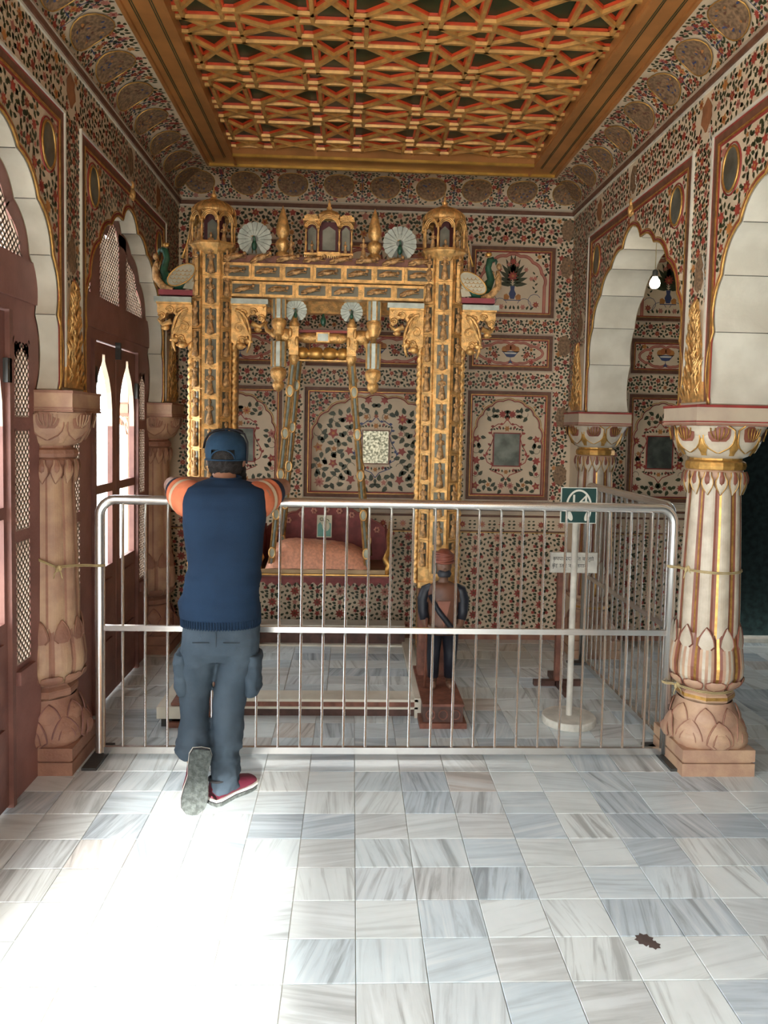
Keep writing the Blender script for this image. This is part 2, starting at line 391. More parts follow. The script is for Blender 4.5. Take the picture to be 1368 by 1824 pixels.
# ================================================================== BACK WALL
fB = lambda u,v,d:(u,YB-d,v)
COLS = [(-1.20,-.53),(-.38,.745),(.875,1.545),(2.14,2.72)]
ROWS = [(1.09,1.955),(2.095,2.385),(2.50,3.055)]
wb = MB(); wb.bb(-1.75,2.95,5.98,6.14,-.1,3.7, PLASTER)
xs=[-1.75]+[x for c in COLS for x in c]+[2.95]
for i in range(0,len(xs),2): wb.bb(xs[i],xs[i+1],YB,5.985,-.1,3.6,PLASTER)
for x0,x1 in COLS:
    z=-.1
    for z0,z1 in ROWS: wb.bb(x0,x1,YB,5.985,z,z0,PLASTER); z=z1
    wb.bb(x0,x1,YB,5.985,z,3.6,PLASTER)
wall_back = wb.build('wall_back', **S)
def frame_rect(mb, fn, x0,x1,z0,z1, w, d0,d1, m):
    for (a,b,c,d) in ((x0,x1,z1-w,z1),(x0,x1,z0,z0+w),(x0,x0+w,z0+w,z1-w),(x1-w,x1,z0+w,z1-w)):
        mb.prism([(a,c),(b,c),(b,d),(a,d)], fn, d0,d1,m)
pan = 0
for ci,(x0,x1) in enumerate(COLS):
    cx=(x0+x1)/2
    for ri,(z0,z1) in enumerate(ROWS):
        mb=MB()
        frame_rect(mb,fB,x0,x1,z0,z1,.010,-.05,.012,BEIGE); frame_rect(mb,fB,x0+.01,x1-.01,z0+.01,z1-.01,.028,-.05,-.002,FRAME)
        frame_rect(mb,fB,x0+.038,x1-.038,z0+.038,z1-.038,.005,-.05,.002,GOLDP); frame_rect(mb,fB,x0+.043,x1-.043,z0+.043,z1-.043,.009,-.05,-.006,DKRED)
        mb.build('panel_frame', wall_back)
        # bead dots on the frame
        bd=MB()
        X0,X1,Z0,Z1=x0+.052,x1-.052,z0+.052,z1-.052
        rng=random.Random(31+ri*7+ci)
        fm=lambda u,v,d,cx=cx:(2*cx-u,YB-d,v)
        plate=MB(); o1=Orn(fB); o2=Orn(fm)
        if ri==0:
            a=(x1-x0)*.5-.075; zs=1.56; rise=z1-.085-zs
            P=niche_arch(cx,a,zs,rise,9)
            prof=[(cx-a-.012,Z0),(cx-a-.012,zs-.03)]+P+[(cx+a+.012,zs-.03),(cx+a+.012,Z0)]
            # plate around the niche
            c0=(cx,zs-.05)
            ring(plate,P,c0,(X0,X1,zs,Z1),fB,-.012,PLASTER)
            for s_ in (-1,1):
                e=X0 if s_<0 else X1; i_=cx+s_*(a+.012)
                plate.add([fB(e,Z0,-.012),fB(i_,Z0,-.012),fB(i_,zs,-.012),fB(e,zs,-.012)],[(0,1,2,3)],PLASTER)
            plate.strip([fB(u,v,-.012) for u,v in prof],[fB(u,v,-.055) for u,v in prof],BEIGE)
            plate.add([fB(X0,Z0,-.055),fB(X1,Z0,-.055),fB(X1,Z1,-.055),fB(X0,Z1,-.055)],[(0,1,2,3)],PLASTER)
            plate.build('niche', wall_back)
            e=MB(); e.tube([fB(u,v,-.010) for u,v in prof],.0042,RED,5); q=offs(prof,c0,.012); e.tube([fB(u,v,-.010) for u,v in q],.0035,GOLDP,5)
            e.build('niche_edging', wall_back)
            sp=lambda u,v: u<cx+.0 and X0+.01<u and Z0<v<Z1-.01 and not inside_prof(offs(prof,c0,.022),u,v) 
            for o in (o1,o2):
                r2=random.Random(5+ci); o.field(X0,cx,1.5,Z1,ok=lambda u,v: sp(u,v),cell=.052,rng=r2)
                r2=random.Random(6+ci); 
            # art inside the niche
            ni1=Orn(lambda u,v,d:(u,YB+.055-d,v)); ni2=Orn(lambda u,v,d,cx=cx:(2*cx-u,YB+.055-d,v))
            mw,mh = (.10,.125); mz=1.49
            inn=offs(prof,c0,-.03)
            def okn(u,v): return u<cx-.005 and inside_prof(inn,u,v) and not (abs(u-cx)<mw+.075 and abs(v-mz)<mh+.10)
            car = BLUE if ci==1 else RED
            for o in (ni1,ni2):
                r2=random.Random(77+ci)
                cell=.12 if ci==1 else .098
                o.field(cx-a-.02,cx,Z0+.02,z1-.05,ok=okn,cell=cell,rng=r2,sr=.8)
                # cartouche
                L=[(cx,mz+mh+.115),(cx-.03,mz+mh+.075),(cx-.07,mz+mh+.075),(cx-.10,mz+mh+.055),(cx-.125,mz+mh+.035),(cx-.12,mz+mh),(cx-.105,mz+.09),(cx-.125,mz+.03),(cx-.155,mz-.02),(cx-.165,mz-.06),(cx-.15,mz-.10),(cx-.11,mz-.125),(cx-.12,mz-mh-.04),(cx-.08,mz-mh-.055),(cx-.03,mz-mh-.075),(cx,mz-mh-.115)]
                o.line(L,.007,car,d=.002)
                for (u,v) in L[1:-1:2]: o.leaf(u,v,pi*.75+(v-mz)*4,.03,.02,car)
                o.flower(cx-.155,mz-.035,.016,car,5); o.flower(cx-.06,mz+mh+.05,.014,RED,5); o.flower(cx-.06,mz-mh-.035,.014,RED,5)
                for k in range(5): o.leaf(cx-.03-.02*k,mz+mh+.03,pi/2+.4*k,.026,.014); o.leaf(cx-.03-.02*k,mz-mh-.03,-pi/2-.4*k,.026,.014)
                for k in range(4): o.leaf(cx-.122,mz-.08+.04*k,pi-.5+.5*k,.022,.013)
            ni1.leaf(cx,mz+mh+.115,pi/2,.05,.03,GREEN); ni1.flower(cx,mz+mh+.115,.02,RED,6,core=ORANGE); ni1.flower(cx,mz+mh+.04,.026,ORANGE,6); ni1.flower(cx,mz-mh-.05,.022,ORANGE,6); ni1.leaf(cx,mz-mh-.12,-pi/2,.05,.025)
            ni1.build('painted_flowers', wall_back); ni2.build('painted_flowers', wall_back)
            fr=MB(); frame_rect(fr,fB,cx-mw-.008,cx+mw+.008,mz-mh-.008,mz+mh+.008,.008,-.055,-.043,DKRED if ci!=1 else WOODR)
            fo=fr.build('mirror_frame', wall_back)
            pn=MB(); pn.prism([(cx-mw,mz-mh),(cx+mw,mz-mh),(cx+mw,mz+mh),(cx-mw,mz+mh)],fB,-.055,-.047,MIRR2 if ci==1 else MIRROR)
            pn.build('mirror_pane', wall_back)
        elif ri==2:
            a=(X1-X0)/2-.035; zs=Z0+.20; rise=Z1-.02-zs
            P=[(cx-a,Z0)]+niche_arch(cx,a,zs,rise,7 if ci!=1 else 9)+[(cx+a,Z0)]
            plate.add([fB(X0,Z0,-.012),fB(X1,Z0,-.012),fB(X1,Z1,-.012),fB(X0,Z1,-.012)],[(0,1,2,3)],PLASTER); plate.build('niche', wall_back)
            fI=lambda u,v,d:(u,YB+.012-d,v); fJ=lambda u,v,d,cx=cx:(2*cx-u,YB+.012-d,v)
            o1=Orn(fI);o2=Orn(fJ); c0=(cx,zs)
            o1.line(P,.016,PINK,d=.001); o1.line(offs(P,c0,.010),.004,DKRED,d=.002); o1.line(offs(P,c0,-.010),.005,RED,d=.002)
            for o in (o1,o2):
                o.field(X0,cx,Z0,Z1,ok=lambda u,v:u<cx and not inside_prof(offs(P,c0,.02),u,v),cell=.06,rng=random.Random(3+ci))
                u0=cx-a*.62
                o.arc(u0-.02,Z0+.09,.05,-1.4,2.6,.004,BLUE,d=.002); o.arc(u0+.06,Z0+.05,.055,pi*.1,pi*1.1,.004,BLUE,d=.002)
                for k in range(6): o.leaf(u0-.02,Z0+.15+k*.028,pi/2+(-1)**k*.8,.03,.014)
                o.flower(u0-.02,Z0+.26,.02,PINK,6); o.flower(u0-.03,Z0+.06,.028,RED,7,core=ORANGE); o.flower(u0+.07,Z0+.04,.024,PINK,6)
                for k in range(5): o.leaf(cx-.02-.03*k,Z0+.02,pi/2+.3*k-.4,.035,.018)
                for k in range(6):
                    t=pi/2+.27*(k+.3); o.leaf(cx,Z0+.205+.014*(5-k),t,.165-.010*k,.036)
                    if k%2==0: o.flower(cx+.150*cos(t+.13),Z0+.215+.150*sin(t+.13),.021,rng.choice((RED,PINK)),6)
                o.poly([(cx,Z0+.10),(cx-.015,Z0+.10),(cx-.028,Z0+.14),(cx-.014,Z0+.17),(cx-.018,Z0+.20),(cx,Z0+.20)],BLUE,.003)
                o.poly([(cx-.03,Z0+.095),(cx-.065,Z0+.095),(cx-.065,Z0+.13),(cx-.045,Z0+.14),(cx-.022,Z0+.12)],ORANGE,.003)
            o1.flower(cx,Z0+.275,.042,RED,9,core=ORANGE); o1.flower(cx,Z0+.385,.030,RED,7); o1.rect(cx-.065,cx+.065,Z0+.088,Z0+.094,BLUE,.003)
        else:
            plate.add([fB(X0,Z0,-.012),fB(X1,Z0,-.012),fB(X1,Z1,-.012),fB(X0,Z1,-.012)],[(0,1,2,3)],PLASTER); plate.build('niche', wall_back)
            fI=lambda u,v,d:(u,YB+.012-d,v); fJ=lambda u,v,d,cx=cx:(2*cx-u,YB+.012-d,v)
            o1=Orn(fI);o2=Orn(fJ); mz=(Z0+Z1)/2; a=(X1-X0)/2-.03; bq=(Z1-Z0)/2-.012
            P=[(cx+a*x,mz+bq*y) for x,y in ((-1,0),(-.86,.45),(-.62,.62),(-.3,.95),(0,.8),(.3,.95),(.62,.62),(.86,.45),(1,0),(.86,-.45),(.62,-.62),(.3,-.95),(0,-.8),(-.3,-.95),(-.62,-.62),(-.86,-.45),(-1,0))]
            Q=sag(P,.14,4,(cx,mz)); o1.line(Q,.012,PINK,d=.001); o1.line(offs(Q,(cx,mz),.008),.004,DKRED,d=.002); o1.line(offs(Q,(cx,mz),-.008),.004,RED,d=.002)
            for o in (o1,o2):
                def ok2(u,v):
                    i_=inside_prof(Q,u,v); 
                    return u<cx+.01 and ((i_ and inside_prof(offs(Q,(cx,mz),-.02),u,v) and not (abs(u-cx)<.075)) or (not i_ and not inside_prof(offs(Q,(cx,mz),.018),u,v)))
                o.field(X0,cx,Z0,Z1,ok=ok2,cell=.048,rng=random.Random(9+ci))
                o.flower(cx-.13,mz-.01,.027,RED,7,core=ORANGE)
                o.poly([(cx,mz-.035),(cx-.03,mz-.03),(cx-.055,mz+.002),(cx-.07,mz+.012),(cx,mz+.012)],BLUE,.003)
                o.poly([(cx-.02,mz-.078),(cx-.004,mz-.06),(cx,mz-.03),(cx,mz-.078)],BLUE,.003)
                o.flower(cx-.045,mz+.027,.026,ORANGE,8,dent=.9); o.flower(cx-.018,mz+.040,.026,mat('fruit_paint',(.42,.13,.04),.5),8,dent=.9,d=.0035)
            o1.poly([(cx-.04,mz-.008),(cx+.04,mz-.008),(cx+.05,mz+.004),(cx-.05,mz+.004)],WHITEP,.0036)
        o1.build('painted_flowers', wall_back); o2.build('painted_flowers', wall_back)
# bands and strips of painted vine on the wall surface
ob=Orn(fB); rb=random.Random(12)
def inopen(u,v,g=.012):
    return any(x0-g<u<x1+g for x0,x1 in COLS) and any(z0-g<v<z1+g for z0,z1 in ROWS)
okb=lambda u,v: not inopen(u,v)
ob.field(-1.33,2.95,3.07,3.275,ok=okb,cell=.068,rng=rb)
ob.field(-1.33,2.95,1.962,2.09,ok=okb,cell=.055,rng=rb); ob.field(-1.33,2.95,2.392,2.495,ok=okb,cell=.052,rng=rb)
for (x0,x1) in ((-1.32,-1.20),(-.53,-.38),(.745,.875),(1.545,1.67),(2.02,2.14),(2.72,2.93)):
    for (z0,z1) in ROWS: ob.field(x0+.005,x1-.005,z0,z1,ok=okb,cell=.058,rng=rb)
ob.build('painted_flowers', wall_back)
bm=MB()
for x in (1.625,):
    for z in (1.30,1.75,2.30,2.9,3.18):
        n=9; 
        bm.add([fB(x,z,.004)]+[fB(x+.048*(1+.2*(k%2))*cos(2*pi*k/14),z+.075*(1+.2*(k%2))*sin(2*pi*k/14),.003) for k in range(14)],[(0,k+1,(k+1)%14+1) for k in range(14)],BROWN)
bm.build('worn_medallion', wall_back, kind='stuff')
# mouldings
mm=MB()
for z,h,d,m in ((1.075,.012,.018,BEIGE),(1.045,.010,.012,PLASTER),(1.022,.008,.02,FRAME),(1.0,.012,.014,BEIGE),(.972,.007,.02,FRAME),(.957,.006,.012,PLASTER),(.852,.005,.008,FRAME),(.842,.003,.006,GOLDP),(.02,.02,.03,SAND)):
    mm.bb(XL-.1,2.95,YB-d,YB,z-h,z+h,m)
mm.build('dado_moulding', wall_back)
# dado band + dado field: rosettes joined by diagonal sprays
od=Orn(fB); rd=random.Random(4)
u=-1.30; k=0
while u<2.92:
    od.flower(u,.905,.030,RED if k%2==0 else PINK,8,core=ORANGE)
    for s_ in (-1,1):
        od.leaf(u+s_*.045,.905,0 if s_>0 else pi,.028,.018); od.leaf(u+s_*.05,.932,0 if s_>0 else pi,.022,.012); od.leaf(u+s_*.05,.878,0 if s_>0 else pi,.022,.012)
    u+=.155; k+=1
SPD=.175
for i in range(-1,26):
    for j in range(0,11):
        u=-1.30+i*SPD*.5*1.0*2*.5; v=.80-j*SPD*.5
        if (i+j)%2: continue
        u=-1.30+i*SPD; 
        if u>2.93 or v<.06: continue
        t=(i*7+j*3)%5; m=RED if t<3 else PINK
        od.flower(u,v,.040,m,8,.2,core=mat('dark_centre',(.16,.05,.02),.5))
        for q in range(8):
            a=q*pi/4; od.leaf(u+.046*cos(a),v+.046*sin(a),a,.036 if q%2 else .028,.024)
        for q in range(8):
            a=q*pi/4+.39; od.leaf(u+.074*cos(a),v+.064*sin(a),a+.8*(-1)**q,.024,.016)
        for q in range(4):
            a=q*pi/2+pi/4; 
            uu,vv=u+.088*cos(a)*1.0,v+.060*sin(a)
            od.line([(u+.03*cos(a),v+.03*sin(a)),(uu,vv)],.002,GREEN)
for i in range(-1,26):
    for j in range(0,11):
        if (i+j)%2==0: continue
        u=-1.30+i*SPD; v=.80-j*SPD*.5
        if u>2.93 or v<.05: continue
        od.flower(u,v,.024,PINK if (i%2) else RED,5,rd.random()*3)
        for q in range(6):
            a=q*pi/3+.3; od.leaf(u+.03*cos(a),v+.026*sin(a),a+.5*(-1)**q,.034,.020)
        for q in (-1,1):
            od.flower(u+q*.055,v+.024,.018,RED,5); od.leaf(u+q*.062,v-.018,pi/2-q*1.2,.034,.02); od.leaf(u+q*.048,v+.036,pi/2+q*.5,.022,.012)
od.build('painted_flowers', wall_back)
# ================================================================== COVE, CORNICE, CEILING
LC=.31
def cove_fn(side):
    def q(v): s=min(max(v/LC,0),1)*pi/2; return (1-cos(s)), sin(s)
    if side=='back':
        def f(u,v,d): a,b=q(v); s=min(max(v/LC,0),1)*pi/2; return (u, YB-.22*a-d*cos(s), ZC+.03+.17*b-d*sin(s))
    elif side=='right':
        def f(u,v,d): a,b=q(v); s=min(max(v/LC,0),1)*pi/2; return (XR-.205*a-d*cos(s), u, ZC+.03+.17*b-d*sin(s))
    else:
        def f(u,v,d): a,b=q(v); s=min(max(v/LC,0),1)*pi/2; return (XL+.25*a+d*cos(s), u, ZC+.03+.17*b-d*sin(s))
    return f
for side,(u0,u1),cen in (('back',(XL,XR),[-1.165+.3445*k for k in range(9)]),('right',(-1.8,YB),[5.86-.343*k-.10 for k in range(22)]),('left',(-1.8,YB),[5.86-.343*k-.10 for k in range(22)])):
    f=cove_fn(side); mb=MB(); K=12
    mb.add([f(u,LC*k/K,0) for k in range(K+1) for u in (u0,u1)],[(2*k,2*k+1,2*k+3,2*k+2) for k in range(K)],PLASTER,True)
    cove=mb.build('trim_cove_'+side, **S)
    cen=[c for c in cen if c>1.6 or side=='back']
    med=MB(); rim=MB()
    for c in cen:
        a_,b_2=.112,.112; vc=.155
        n=20; ring_=[(c+a_*cos(2*pi*k/n), vc+b_2*sin(2*pi*k/n)) for k in range(n)]
        m1=MB(); vs=[f(c,vc,.012)]+[f(c+(u-c)*.55,vc+(v-vc)*.55,.012) for u,v in ring_]+[f(u,v,.012) for u,v in ring_]
        m1.add(vs,[(0,1+k,1+(k+1)%n) for k in range(n)]+[(1+k,1+n+k,1+n+(k+1)%n,1+(k+1)%n) for k in range(n)],BROWN,False)
        m1.tube([f(u,v,.012) for u,v in ring_],.0035,GOLDP,5,closed=True)
        md=m1.build('medallion', cove)
        o=Orn(f); r3=random.Random(int(c*100))
        for k in range(26):
            t=r3.random()*6.28; q=sqrt(r3.random())*.8
            o.leaf(c+a_*q*cos(t),vc+b_2*q*sin(t),r3.random()*6,.022,.013,r3.choice((BLUE,FRAME,BROWN,FRAME,ORANGE)),d=.0145)
        o.build('painted_flowers', md)
    o=Orn(f)
    def okc(u,v,cen=cen): return all(((u-c)/.122)**2+((v-.155)/.122)**2>1 for c in cen)
    o.field(max(u0,1.5) if side!='back' else u0, u1, .012, LC-.012, ok=okc, cell=.052, rng=random.Random(8))
    for i in range(len(cen)-1):
        c=(cen[i]+cen[i+1])/2
        o.line([(c,.03),(c,.27)],.004,BLUE,d=.003); o.line([(c-.03,.12),(c+.03,.12)],.006,BLUE,d=.003)
        for s_ in (-1,1): o.arc(c+s_*.03,.20,.03,pi/2,pi/2+s_*2.5,.004,BLUE,d=.003); o.flower(c+s_*.045,.235,.018,PINK,7); o.flower(c+s_*.05,.07,.016,RED,6)
        o.flower(c,.155,.024,ORANGE,6,core=RED); o.flower(c,.255,.02,RED,6)
    o.build('painted_flowers', cove)
cm=MB()
for d,z0,z1,m in ((.020,3.285,3.312,FRAME),(.026,3.312,3.322,BEIGE),(.014,3.322,3.334,STONE),(.010,3.272,3.285,STONE)):
    cm.bb(XL,XR,YB-d,YB,z0,z1,m); cm.bb(XR-d,XR,-1.8,YB,z0,z1,m); cm.bb(XL,XL+d,-1.8,YB,z0,z1,m)
cm.build('trim_cornice', **S)
# ceiling
CX0,CX1,CYB = -1.08,1.465,5.70
cb=MB(); cb.bb(-1.75,4.2,-1.8,6.14,3.60,3.72,PLASTER); cb.bb(XR,4.2,-1.8,6.14,3.40,3.60,PLASTER); cb.bb(-1.75,CX0-.001,-1.8,6.14,3.505,3.60,PLASTER); cb.bb(CX1+.001,XR,-1.8,6.14,3.505,3.60,PLASTER); cb.bb(CX0,CX1,CYB+.001,6.14,3.505,3.60,PLASTER)
ceiling=cb.build('ceiling', **S)
gp=MB(); gp.bb(CX0,CX1,-1.8,CYB,3.572,3.60,CEILG); gp.build('green_panel', ceiling)
IX0,IX1,IYB=-.865,1.245,5.47; IY0=.5
for (x0,x1,y0,y1) in ((CX0,IX0,IY0,CYB),(IX1,CX1,IY0,CYB),(IX0,IX1,IYB,CYB)):
    fbm=MB(); fbm.bb(x0,x1,y0,y1,3.515,3.58,CEILB)
    if y0==IY0:
        inn=(x0==CX0)
        for q,wd,m in ((.0,.02,CEILL),(.20,.016,CEILL)):
            xx=(x0+q+wd/2) if inn else (x1-q-wd/2); fbm.bb(xx-wd/2,xx+wd/2,y0,y1,3.500,3.515,CEILB)
        for q in (.055,.065,.145,.155):
            xx=x0+q if inn else x1-q; fbm.bb(xx-.0022,xx+.0022,y0,y1-q,3.512,3.515,GREEN)
    else:
        for yy in (CYB-.012,IYB+.006): fbm.bb(x0-.2 if yy>5.6 else x0,x1+.2 if yy>5.6 else x1,yy-.010,yy+.010,3.497,3.515,CEILL)
    fbm.build('frame_board', ceiling)
ycl=MB(); ycl.bb(CX0,CX1,-1.8,IY0,3.515,3.58,CEILB); ycl.build('frame_board', ceiling)
# lattice: paired zigzag bars in both directions
A=(IX1-IX0)/8; B=.262; WX,WY=A*.39,B*.39
def zig(n, step, w, sgn, cross, ext):
    """polyline of one bar along its run: offset +-w, crossing over at the middle of chosen cells"""
    P=[]; s=sgn
    for k in range(n):
        c=(k+.5)*step
        if cross(k):
            P+= [(k*step,s*w),(c-step*.20,s*w),(c+step*.20,-s*w)]; s=-s
        else: P+=[(k*step,s*w)]
    P.append((n*step,s*w)); return P
bars=[]
def cuts(total, seq):
    C=[0]; k=0
    while C[-1]<total-.06: C.append(min(total, C[-1]+seq[k%len(seq)])); k+=1
    C[-1]=total; return C
XC=cuts(IX1-IX0,(.255,.3525)); YC=cuts(4.95,(.21,.30)); NX=len(XC)-1; NY=len(YC)-1; G=.036
def zig(C, w, sgn, cross):
    P=[]; s_=sgn
    for k in range(len(C)-1):
        a_,e_=C[k],C[k+1]; st=e_-a_; c=(a_+e_)/2
        P.append((a_,s_*w))
        if cross(k): P+=[(a_+G,s_*w),(e_-G,-s_*w)]; s_=-s_
    P.append((C[-1],s_*w)); return P
for i in range(NX):
    w_=(XC[i+1]-XC[i])/2-G; xc=IX0+(XC[i]+XC[i+1])/2
    for sg in (-1,1): bars.append([(xc+o_, IYB-t) for t,o_ in zig(YC,w_,sg,lambda k,i=i:(k+i)%2==0)])
for j in range(NY):
    w_=(YC[j+1]-YC[j])/2-G; yc=IYB-(YC[j]+YC[j+1])/2
    for sg in (-1,1): bars.append([(IX0+t, yc+o_) for t,o_ in zig(XC,w_,sg,lambda k,j=j:(k+j)%2==1)])
def ribbon(mb, P, w0, w1, z0, z1, m):
    n=len(P); rows=[[],[],[],[]]
    for i,(x,y) in enumerate(P):
        x0,y0=P[max(i-1,0)];x1,y1=P[min(i+1,n-1)]
        d1=Vector((x-x0,y-y0)); d2=Vector((x1-x,y1-y))
        if d1.length<1e-9: d1=d2
        if d2.length<1e-9: d2=d1
        d1.normalize(); d2.normalize(); t=(d1+d2).normalized(); c=max(.5,t.dot(d1)); nx,ny=-t.y/c,t.x/c
        rows[0].append((x+nx*w0,y+ny*w0,z0)); rows[1].append((x+nx*w1,y+ny*w1,z1)); rows[2].append((x-nx*w1,y-ny*w1,z1)); rows[3].append((x-nx*w0,y-ny*w0,z0))
    for a_,b_3 in ((0,1),(1,2),(2,3)): mb.strip(rows[a_],rows[b_3],m)
lr=MB(); lt=MB(); lg=MB()
for k,P in enumerate(bars):
    e=.0004*(k%2)
    ribbon(lr,P,.0235,.0215,3.572,3.561+e,CEILR); ribbon(lt,P,.0130,.009,3.561,3.545+e,CEILT)
lr.build('red_underlay', ceiling, kind='stuff'); lt.build('lattice', ceiling, kind='stuff')
# inner square/hexagon gold lips
# ================================================================== SIDE WALLS
fR=lambda u,v,d:(XR-d,u,v); fL=lambda u,v,d:(XL+d,u,v)
def side_wall(side):
    f = fR if side=='right' else fL
    back = .30 if side=='right' else .10
    mb=MB()
    for c,bi in BAYS:
        P,prof=big_arch(c); y0=PY[bi]; y1=PY[bi+1] if bi<2 else YB
        ring(mb,prof,(c,1.79),(y0,y1,1.79,3.6),f,0,PLASTER); ring(mb,prof,(c,1.79),(y0,y1,1.79,3.6),f,-back,PLASTER)
    mb.strip([f(-1.8,1.79,0),f(-1.8,3.6,0)],[f(PY[0],1.79,0),f(PY[0],3.6,0)],PLASTER)
    for c,bi in BAYS+[(-1.0,0)]:
        y0,y1=(c+.765,PY[bi+1]+(PY[bi+1]-c-.765)) if c>0 else (-1.8,.135)
        if bi==2 and c>0: y1=YB
        q=[f(y0,1.785,0),f(y1,1.785,0),f(y1,1.785,-back),f(y0,1.785,-back)]; mb.add(q,[(0,1,2,3)],PLASTER)
    if side=='right':   # short piece of wall behind the last pillar
        mb.bb(XR+.03,XR+.27,5.72,YB,0,1.79,PLASTER)
    wall=mb.build('wall_'+side, **S)
    for c,bi in BAYS:
        P,prof=big_arch(c)
        # voussoir blocks: the soffit stones
        for k in range(len(P)-1):
            seg=prof[k*7:k*7+8]; out=offs(seg,(c,2.0),.03)
            bl=MB(); n=len(seg)
            bl.strip([f(u,v,-.006) for u,v in seg],[f(u,v,-back+.004) for u,v in seg],STONE,True)
            bl.strip([f(u,v,-.006) for u,v in out],[f(u,v,-back+.004) for u,v in out],STONE)
            for d in (-.006,-back+.004): bl.strip([f(u,v,d) for u,v in seg],[f(u,v,d) for u,v in out],STONE)
            for q in (0,n-1):
                bl.add([f(*seg[q],-.006),f(*out[q],-.006),f(*out[q],-back+.004),f(*seg[q],-back+.004)],[(0,1,2,3)],STONE)
            # fine dark joint
            bl.tube([f(*P[k],-.008),f(*P[k],-back+.006)],.0022,mat('joint_line',(.25,.23,.19),.9),4)
            bl.build('stone_block', wall)
        e=MB(); q=offs(prof,(c,2.0),.006); e.tube([f(u,v,.003) for u,v in q],.006,GOLDP,6)
        q=offs(prof,(c,2.0),.018); e.tube([f(u,v,.001) for u,v in q],.005,DKRED,5); q=offs(prof,(c,2.0),.028); e.tube([f(u,v,.001) for u,v in q],.0035,GOLDP,5)
        e.build('arch_edging', wall)
        # rectangular frame
        fr=MB(); y0,y1,z1=c-.835,c+.835,3.03
        for w0,w1,d,m in ((-.012,0,.012,STONE),(0,.012,.004,DKRED),(.012,.047,.006,FRAME),(.047,.055,.009,GOLDP),(.055,.066,.003,DKRED)):
            fr.prism([(y0+w0,z1-w0),(y1-w0,z1-w0),(y1-w1,z1-w1),(y0+w1,z1-w1)],f,0,d,m)
            fr.prism([(y0+w0,1.80),(y0+w1,1.80),(y0+w1,z1-w1),(y0+w0,z1-w0)],f,0,d,m); fr.prism([(y1-w0,1.80),(y1-w1,1.80),(y1-w1,z1-w1),(y1-w0,z1-w0)],f,0,d,m)
        fr.build('arch_frame', wall)
        if bi==0: continue
        # oval mirrors and the gold crest over the apex
        for s_ in (-1,1):
            yy=c+s_*.65 if s_<0 else c+.66; zz=2.83; n=22
            mo=MB(); el=[(yy+.072*cos(2*pi*k/n), zz+.098*sin(2*pi*k/n)) for k in range(n)]
            mo.add([f(yy,zz,.008)]+[f(u,v,.006) for u,v in el],[(0,1+k,1+(k+1)%n) for k in range(n)],MIRROR)
            mo.tube([f(u,v,.006) for u,v in el],.006,GOLDP,6,closed=True)
            mo.tube([f(yy+(u-yy)*1.2,zz+(v-zz)*1.16,.003) for u,v in el],.004,DKRED,5,closed=True)
            mo.build('oval_mirror', wall)
        cr=MB(); cr.ball(f(c,2.985,.012),(.02,.022,.035),GOLD,8,6); cr.ball(f(c,3.03,.012),(.012,.012,.03),GOLD,6,6)
        for s_ in (-1,1): cr.ball(f(c+s_*.02,2.965,.01),(.012,.018,.014),GOLD,6,5)
        cr.build('gold_crest', wall)
        o=Orn(f); pr2=offs(prof,(c,2.0),.04)
        def okw(u,v):
            if inside_prof(pr2,u,v): return False
            for s_ in (-1,1):
                yy=c+s_*.655
                if ((u-yy)/.098)**2+((v-2.83)/.125)**2<1: return False
            return True
        o.field(c-.765,c+.765,1.82,2.96,ok=okw,cell=.062 if bi==2 else .07,rng=random.Random(20+bi)); o.build('painted_flowers', wall)
    # dense vine between frames and under the cornice
    o=Orn(f); rr=random.Random(40); gold=MB()
    o.field(1.5,YB,3.055,3.268,cell=.062,rng=rr,ok=lambda u,v: all(hypot((u-y)/.07,(v-3.17)/.09)>1 for y in (3.705,4.66,5.3,2.77)))
    for y0,y1 in ((PY[2]-.10,PY[2]+.10),(5.51,YB)):
        o.field(y0,y1,1.82,3.05,cell=.055,rng=rr,ok=lambda u,v: hypot((u-y0-.10)/.06,(v-2.42)/.10)>1 and not (v<2.28 and abs(u-y0-.09)<.10))
    o.build('painted_flowers', wall)
    wm=MB()
    for (y,z,ry,rz_,m) in ((3.705,2.42,.055,.09,BROWN),(3.705,3.17,.055,.075,mat('worn_orange',(.33,.13,.05),.7)),(4.66,3.17,.065,.08,BROWN),(5.3,3.16,.055,.075,MATS['worn_orange']),(2.77,3.17,.065,.08,BROWN),(5.66,2.42,.06,.09,BROWN)):
        n=18; rq=random.Random(int(y*10+z)); wm.add([f(y,z,.005)]+[f(y+ry*cos(2*pi*k/n)*rq.uniform(.8,1.15),z+rz_*sin(2*pi*k/n)*rq.uniform(.8,1.15),.003) for k in range(n)],[(0,1+k,1+(k+1)%n) for k in range(n)],m)
    wm.build('worn_medallion', wall, kind='stuff')
    if side=='right':
        ck=MB(); rq=random.Random(5)
        for y,z0,z1 in ((3.62,3.10,2.93),(3.63,2.50,2.30),(4.60,3.2,3.08)):
            n=9; P=[(y+rq.uniform(-.012,.012)+.03*(1-k/n),z0+(z1-z0)*k/n) for k in range(n+1)]
            ck.strip([f(u-.006*rq.random(),v,.004) for u,v in P],[f(u+.008+.006*rq.random(),v,.004) for u,v in P],WHITEP)
        ck.build('plaster_crack', wall)
